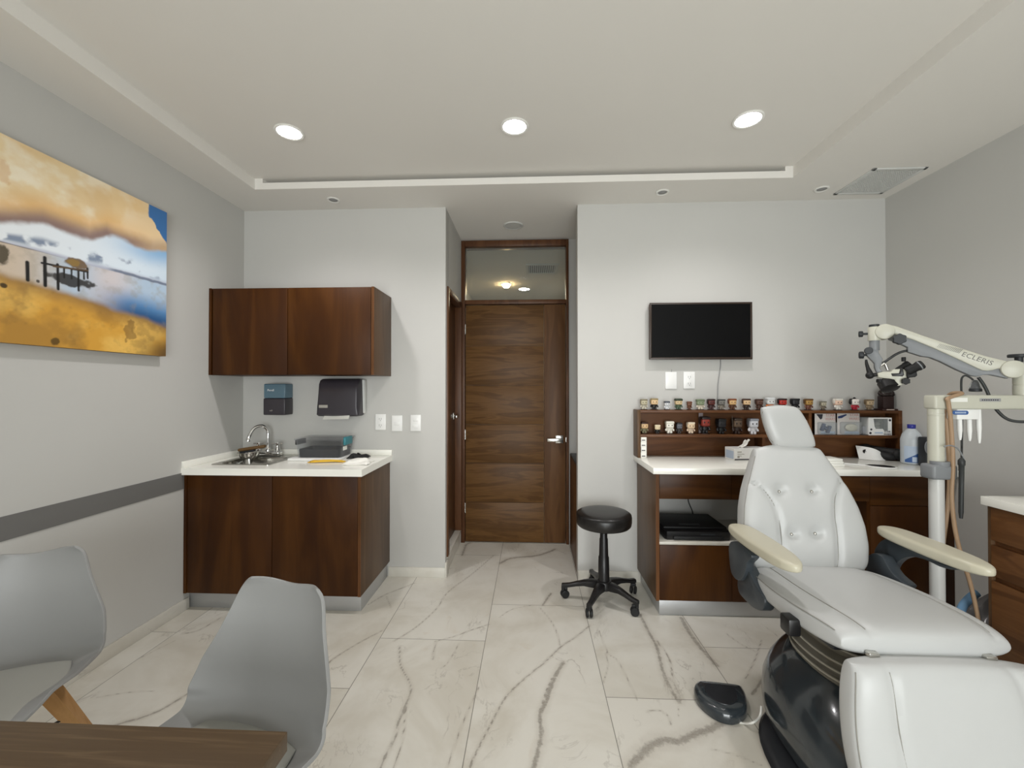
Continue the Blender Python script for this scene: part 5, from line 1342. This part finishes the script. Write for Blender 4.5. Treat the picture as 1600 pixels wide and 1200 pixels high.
hp = z1p([(200, 530), (205, 580), (222, 640), (245, 700), (255, 735)], .015)
mb = MB().tube(hp, [.0045, .007, .0085, .012, .016], 12, 5).ball(z1p([(248, 742)], .015)[0], .0185, 16).cyl(z1p([(250, 742)], .015)[0], z1p([(352, 730)], .01)[0], .012, .009, 18)
obj('handle', mb, M['blackmat'], t)
mb = MB().prism(z1p([(352, 712), (430, 690), (535, 690), (560, 660), (650, 655), (705, 660), (742, 664), (760, 780), (690, 800), (690, 870), (600, 890), (580, 800), (365, 770)], .030), -hn * .06, .006)
obj('head', mb, M['ivory'], t)
obj('head_band', MB().prism(z1p([(535, 715), (640, 712), (660, 650), (690, 640), (712, 735), (690, 755), (550, 752)], .034), -hn * .068, .004), M['black'], t)
obj('light_port', MB().cyl(z1p([(455, 590)])[0], z1p([(488, 670)])[0], .0065, seg=18).cyl(z1p([(440, 575)])[0], z1p([(395, 610)])[0], .010, .007), M['nickel'], t)
def barrel(p, q, r, off): 
    A, B = z1p([p, q], off); d = B - A
    return MB().lathe([(r * .85, 0), (r, d.length * .08), (r, d.length * .62), (r * 1.10, d.length * .66), (r * 1.10, d.length * .9), (r * .95, d.length)], A, d + hn * .0, 28)
obj('eyepiece', barrel((620, 690), (785, 582), .0185, -.015), M['blackmat'], t)
obj('eyepiece', barrel((745, 690), (960, 590), .0205, .045), M['blackmat'], t)
a, b = z1p([(905, 612), (920, 605)], .045); obj('eyepiece_ring', MB().cyl(a, b, .0236, seg=28), M['midgrey'], t)
obj('prism_housing', MB().prism(z1p([(750, 680), (880, 690), (890, 740), (860, 765), (790, 770), (765, 790), (745, 740)], .045), -hn * .06, .006), M['blackmat'], t)
knob('focus_knob', 1330 + 702 * .1167, 500 + 555 * .1167, .009, .022, .0, (0, 0, 1), 'blackmat', False)
knob('zoom_knob', 1330 + 725 * .1167, 500 + 820 * .1167, .016, .018, .032, hn, 'blackmat', True)
oc = z1p([(500, 870)], .0)[0]
obj('objective_lens', MB().lathe([(.030, -.026), (.040, -.022), (.042, .018), (.036, .026)], oc, (Vector((0, 0, 1)) * .82 - he * .25 + hn * -.5), 36), M['black'], t)
obj('objective_knob', MB().box(-.014, .014, -.012, .012, -.010, .010, .004, 2, Matrix.Translation(z1p([(390, 815)], .01)[0])), M['blackmat'], t)
# leads
obj('light_cable', MB().tube([*z1p([(765, 408), (680, 425), (600, 460), (520, 512), (470, 548), (430, 575)], .0)], .0062, 10, 6), M['cable'], t)
def zm2(pts, off): return [SPt(1470 + a * .1333, 540 + b * .1333, off) for a, b in pts]
obj('power_cable', MB().tube(zm2([(440, 372), (490, 440), (540, 530), (590, 650), (660, 760), (760, 850), (880, 888), (1100, 895)], .050), .0065, 10, 6), M['cable'], t)
a, b = zm2([(405, 400), (405, 535)], .0)
obj('lamp_socket', MB().lathe([(.010, 0), (.014, -.008), (.023, -.034), (.020, -.044)], a, (0, 0, 1), 28), M['clear'], t)
obj('lamp_socket_core', MB().lathe([(.006, -.002), (.011, -.010), (.016, -.034), (.023, -.046), (.022, -.056), (.010, -.058)], a, (0, 0, 1), 24), M['darkknob'], t)
obj('lamp_lead', MB().tube(zm2([(380, 405), (340, 372), (290, 352), (252, 372), (240, 430), (242, 560), (246, 690), (247, 900), (246, 1180)], .042) + [at_y(1502.5, 716, MY - .07)], .0042, 8, 6), M['cable'], t)
hpc = at_y(1502.5, 716, MY - .07)
mb = MB().lathe([(.006, 0), (.0125, -.010), (.0125, -.03), (.010, -.034), (.009, -.12), (.0085, -.24), (.006, -.27)], hpc, (0.02, 0, 1), 18)
obj('hand_grip', mb, M['cable'], t)
# nozzle holder below the cross arm
a, b = at_y(1487, 637, MY + .005), at_y(1522, 655, MY + .005)
t = thing('nozzle_holder', 'white nozzle holder with a blue oval label hanging under the ivory cross arm', 'holder', ((a.x + b.x) / 2, MY, b.z))
obj('body', MB().box(a.x, b.x, MY - .02, MY + .03, b.z, 1.3215, .004, 2), M['white'], t)
c0, c1 = at_y(1488.5, 641.5, MY - .021), at_y(1513.5, 648, MY - .021); rz = (c0.z - c1.z) / 2; cz_ = (c0.z + c1.z) / 2
oval = [(c0.x + rz + rz * math.cos(q), MY - .0202, cz_ + rz * math.sin(q)) for q in [math.pi / 2 + math.pi * k / 10 for k in range(11)]] + [(c1.x - rz + rz * math.cos(q), MY - .0202, cz_ + rz * math.sin(q)) for q in [-math.pi / 2 + math.pi * k / 10 for k in range(11)]]
obj('oval_label', MB().prism(oval, (0, -.0008, 0)), M['blueink'], t)
mb = MB()
for k in range(8):
    x = c0.x + (c1.x - c0.x) * (.16 + .088 * k); mb.box(x, x + (c1.x - c0.x) * .055, MY - .0214, MY - .0209, cz_ - rz * .42, cz_ + rz * .42)
obj('printed_marks', mb, M['paleblue'], t)
ds = ['left', 'middle', 'right']
for i, (u, vt, vb) in enumerate(((1499, 655, 687.5), (1514, 655, 689), (1528.5, 637, 690.5))):
    A, B = at_y(u, vt, MY + .004), at_y(u + 2, vb, MY + .004); L = A.z - B.z
    tt = thing('nozzle', ['white pointed nozzle hanging at the left of the holder', 'white pointed nozzle hanging in the middle of the holder', 'longest white pointed nozzle, at the right of the holder'][i], 'nozzle', (A.x, A.y, B.z), 0, 'nozzles in the holder')
    top = A.z if i < 2 else 1.3215
    obj('barrel', MB().lathe([(.0095, 0), (.0095, -(L * .55)), (.0082, -(L * .66))], (A.x, A.y, top), (-.02, 0, 1), 20), M['white'], tt)
    obj('tip', MB().lathe([(.0082, -(L * .66)), (.0068, -(L * .85)), (.0042, -L), (.001, -L * 1.005)], (A.x, A.y, top), (-.02, 0, 1), 20), M['white'], tt)
# tan hose looped over the cross arm
hs = [at_y(1471, 905, MY + .055), at_y(1474, 850, MY + .05), at_y(1480, 800, MY + .05), at_y(1483.5, 745, MY + .05), at_y(1481, 690, MY + .046), at_y(1478.5, 650, MY + .046)]
fr = [at_y(u, v, MY - .045) for u, v in ((1482, 630), (1485, 655), (1487.5, 690), (1489, 730), (1487, 775), (1492, 825), (1502, 868), (1515, 908), (1525, 950), (1532, 990))]
top = [Vector((hs[-1].x + .002, MY + .044, 1.365)), Vector((hs[-1].x + .004, MY + .022, 1.394)), Vector((hs[-1].x + .006, MY - .022, 1.394)), Vector((fr[0].x, MY - .044, 1.372))]
tag(obj('suction_hose', MB().tube(hs + top + fr, .0082, 12, 6), M['hose']), 'tan rubber hose looped over the ivory cross arm beside the column', 'hose')
tag(obj('thin_tube', MB().tube([at_y(u, v, MY - .055) for u, v in ((1475, 698), (1484, 696), (1494, 699), (1501, 707), (1506, 719), (1507, 727))], .0030, 8, 6), M['midgrey']), 'thin grey tube bending from the hose to the black hand grip', 'tube')

# bag heap on the floor between column and drawers
hx, hy = 2.375, 2.26
t = thing('bundle', 'dark bundle in clear plastic film on the floor behind the chair', 'bundle', (hx, hy, 0))
rs = np.random.RandomState(7)
def lump(cx, cy, r, h, seed, nz):
    def f(u, v):
        q = 2 * math.pi * u; k = math.sin(math.pi * v * .5)
        w = 1 + nz * math.sin(5 * q + seed + 6 * v) + nz * .8 * math.sin(9 * q - 7 * v + seed * 2) + nz * .6 * math.sin(14 * q + 17 * v)
        return (cx + r * w * math.cos(q) * math.cos(math.pi / 2 * v ** 1.6), cy + r * w * math.sin(q) * math.cos(math.pi / 2 * v ** 1.6), h * v * (1 + .5 * nz * math.sin(4 * q + seed)))
    return MB().surf(f, 60, 26, True)
obj('contents', lump(hx, hy, .145, .31, 1.0, .05), M['bagdark'], t)
obj('film', lump(hx + .005, hy, .155, .385, 2.3, .09), M['bag'], t)
mb = MB().tube([at_y(1500, 968, 2.10), at_y(1503, 950, 2.08), at_y(1514, 936, 2.075), at_y(1527, 926, 2.09)], .017, 10, 5, .45).tube([at_y(1502, 955, 2.085), at_y(1516, 962, 2.085), at_y(1522, 968, 2.10)], .012, 10, 5, .4)
obj('blue_strap', mb, M['bluecloth'], t)

# ------------------------------------------------------------------ drawer unit on the right
RX, RY1, RY0 = 2.005, 1.935, .85
t = thing('drawer_cabinet', 'walnut drawer cabinet at the right edge beside the chair', 'drawer cabinet', ((RX + XR) / 2, (RY0 + RY1) / 2, 0))
obj('carcass', MB().box(RX + .022, XR - .012, RY0, RY1 - .003, .08, .905), M['woody'], t)
obj('back_panel', MB().box(RX + .004, XR - .012, RY1 - .003, RY1 + .012, .08, .905, .001), M['woodside'], t)
for z0_, z1_ in ((.757, .903), (.603, .735)): obj('drawer', MB().box(RX, RX + .022, RY0, RY1 - .004, z0_, z1_, .0015), M['woody'], t)
obj('door', MB().box(RX, RX + .022, RY0, RY1 - .004, .082, .581, .0015), M['woody'], t)
obj('finger_groove', MB().box(RX + .020, RX + .024, RY0, RY1 - .002, .581, .757), M['woodedge'], t)
obj('plinth', MB().box(RX + .05, XR - .012, RY0, RY1 - .01, 0, .08), M['alum'], t)
tag(obj('cabinet_top', MB().box(RX - .020, XR, RY0 - .01, RY1 + .018, .9055, .943, .002), M['quartz']), 'white quartz top of the drawer cabinet at the right edge', 'worktop')

# ------------------------------------------------------------------ round stool
kx, ky = .478, 2.805
t = thing('stool', 'round black vinyl stool on five castors beside the desk', 'stool', (kx, ky, 0))
prof = [(.001, .510), (.155, .510), (.168, .513), (.177, .523), (.181, .545), (.181, .575), (.177, .588), (.166, .598), (.14, .605), (.09, .609), (.001, .610)]
obj('seat', MB().lathe(prof, (kx, ky, 0), seg=64, cap=False), M['vinyl'], t)
obj('seam', MB().lathe([(.1775, .585), (.1792, .587), (.1775, .590)], (kx, ky, 0), seg=64, cap=False), M['black'], t)
obj('seat_plate', MB().cyl((kx, ky, .498), (kx, ky, .5105), .075), M['blackmat'], t)
obj('column', MB().lathe([(.020, .50), (.024, .495), (.024, .43), (.027, .425), (.030, .31), (.034, .305), (.037, .17), (.042, .125), (.036, .105)], (kx, ky, 0), seg=36), M['black'], t)
feet = [at_z(921, 966, 0), at_z(880, 934, 0), at_z(995, 962, 0), at_z(990, 926, 0), at_z(921, 905, 0)]
obj('hub', MB().lathe([(.055, .100), (.056, .135), (.048, .150), (.036, .155)], (kx, ky, 0), seg=36), M['black'], t)
for f in feet:
    d = Vector((f.x - kx, f.y - ky, 0)); L = min(d.length, .285); d.normalize(); s = Vector((-d.y, d.x, 0))
    c = Vector((kx, ky, 0)); rr = []
    for k, (w, zt, zb) in enumerate(((.030, .148, .100), (.028, .146, .104), (.024, .136, .106), (.020, .120, .096), (.017, .104, .082), (.016, .096, .072))):
        o_ = c + d * (.03 + (L - .02) * k / 5)
        rr.append([o_ + s * (w * a) + Vector((0, 0, z)) for a, z in ((-1, zb), (-1, zt - .008), (-.6, zt), (.6, zt), (1, zt - .008), (1, zb))])
    lg = obj('leg', MB().rings(rr), M['black'], t)
    e_ = c + d * L
    mb = MB().cyl(e_ + Vector((0, 0, .05)), e_ + Vector((0, 0, .085)), .012)
    wd_ = (d + s * .6).normalized(); ws = Vector((-wd_.y, wd_.x, 0)); wc_ = e_ + wd_ * -.012 + Vector((0, 0, .027))
    mb.lathe([(.018, .004), (.026, .006), (.027, .016), (.022, .021)], wc_, ws, 26).lathe([(.018, .004), (.026, .006), (.027, .016), (.022, .021)], wc_, -ws, 26)
    mb.box(-.018, .018, -.008, .008, .0, .022, .004, 2, Matrix.Translation(wc_ + Vector((0, 0, .022))))
    obj('castor', mb, M['blackmat'], lg)

# ------------------------------------------------------------------ grey moulded chairs and the table
def make_chair(label, x, y, rot):
    t = thing('shell_chair', label, 'chair', (x, y, 0), rot, 'grey moulded chairs at the table')
    prof = catmull([(0, -.235, .425), (0, -.20, .452), (0, -.10, .450), (0, .02, .438), (0, .11, .440), (0, .165, .475), (0, .192, .54), (0, .212, .63), (0, .232, .73), (0, .250, .805), (0, .254, .822)], 6)
    cum = [0.0]
    for i in range(1, len(prof)): cum.append(cum[-1] + (prof[i] - prof[i - 1]).length)
    tot = cum[-1]; ta = [c / tot for c in cum]
    py_, pz_ = [p.y for p in prof], [p.z for p in prof]
    kt = [0, .02, .06, .10, .25, .42, .52, .60, .70, .80, .88, .93, .96, .98, .992, 1.0]; kw = [.130, .155, .182, .197, .230, .240, .244, .243, .231, .202, .177, .165, .156, .147, .136, .120]
    def f(u, v):
        w = 2 * u - 1; w = math.sin(w * math.pi / 2)
        tt = v; W = float(np.interp(tt, kt, kw)); yb = float(np.interp(tt, ta, py_)); zb = float(np.interp(tt, ta, pz_))
        back = min(1, max(0, (tt - .42) / .16)); seat = 1 - back
        lift = .050 * abs(w) ** 2.6 * seat * min(1, tt / .15) + .050 * abs(w) ** 2.2 * back * max(0, 1 - (tt - .45) / .35)
        fwd = .075 * abs(w) ** 2.2 * back * max(.45, 1 - (tt - .55) * 1.0)
        top = max(0, (tt - .93) / .07)
        zb += -.008 * math.cos(w * math.pi) * top
        return (W * w, yb - fwd, zb + lift)
    sh = obj('shell', MB().shellsurf(f, 41, 64, .010), M['shell'], t, local=True)
    md = sh.modifiers.new('smooth', 'SUBSURF'); md.levels = 1; md.render_levels = 1
    CP = Pad(frame((0, -.045, .462), (1, 0, 0), (0, 1, 0)), lambda v: float(np.interp(v, [-1, 0, 1], [.165, .195, .185])), .175, .018, .012, .5, 3.0)
    obj('seat_cushion', MB().pad(CP, 28), M['cushion'], t, local=True)
    for sx in (-1, 1):
        for sy in (-1, 1):
            mb = MB().rings([[(sx * (.10 + .135 * k) + a * r, sy * (.09 + .125 * k) - .01 + b * r, .415 * (1 - k)) for a, b in ((-1, -1), (1, -1), (1, 1), (-1, 1))] for k, r in ((0, .020), (.1, .024), (.6, .019), (1, .012))])
            obj('leg', mb, M['beech'], t, local=True)
    mb = MB().box(-.12, .12, -.12, .10, .405, .428, .006)
    for sx, sy in ((1, 1), (1, -1)): mb.tube([(sx * .16, sy * .145 - .01, .26), (-sx * .16, -sy * .145 - .01, .26)], .0045, 8, 0)
    obj('under_frame', mb, M['blackmat'], t, local=True)
    return t
ch = make_chair('grey moulded chair at the right corner of the table, in front of the sink cabinet', -.805, 1.03, math.radians(-15))
copy_tree(ch, (-1.705, 1.24, 0), math.radians(28), 'grey moulded chair at the left edge beside the banded wall')
tx0, tx1, ty0, ty1 = -1.75, -.475, -.05, .803
t = thing('table', 'dark wood-grain table top corner in the left foreground', 'table', ((tx0 + tx1) / 2, (ty0 + ty1) / 2, 0))
obj('tabletop', MB().box(tx0, tx1, ty0, ty1, .712, .75, .0015), M['table'], t)
for x in (tx0 + .08, tx1 - .08):
    for y in (ty0 + .08, ty1 - .08): obj('leg', MB().box(x - .025, x + .025, y - .025, y + .025, 0, .712, .002), M['blackmat'], t)
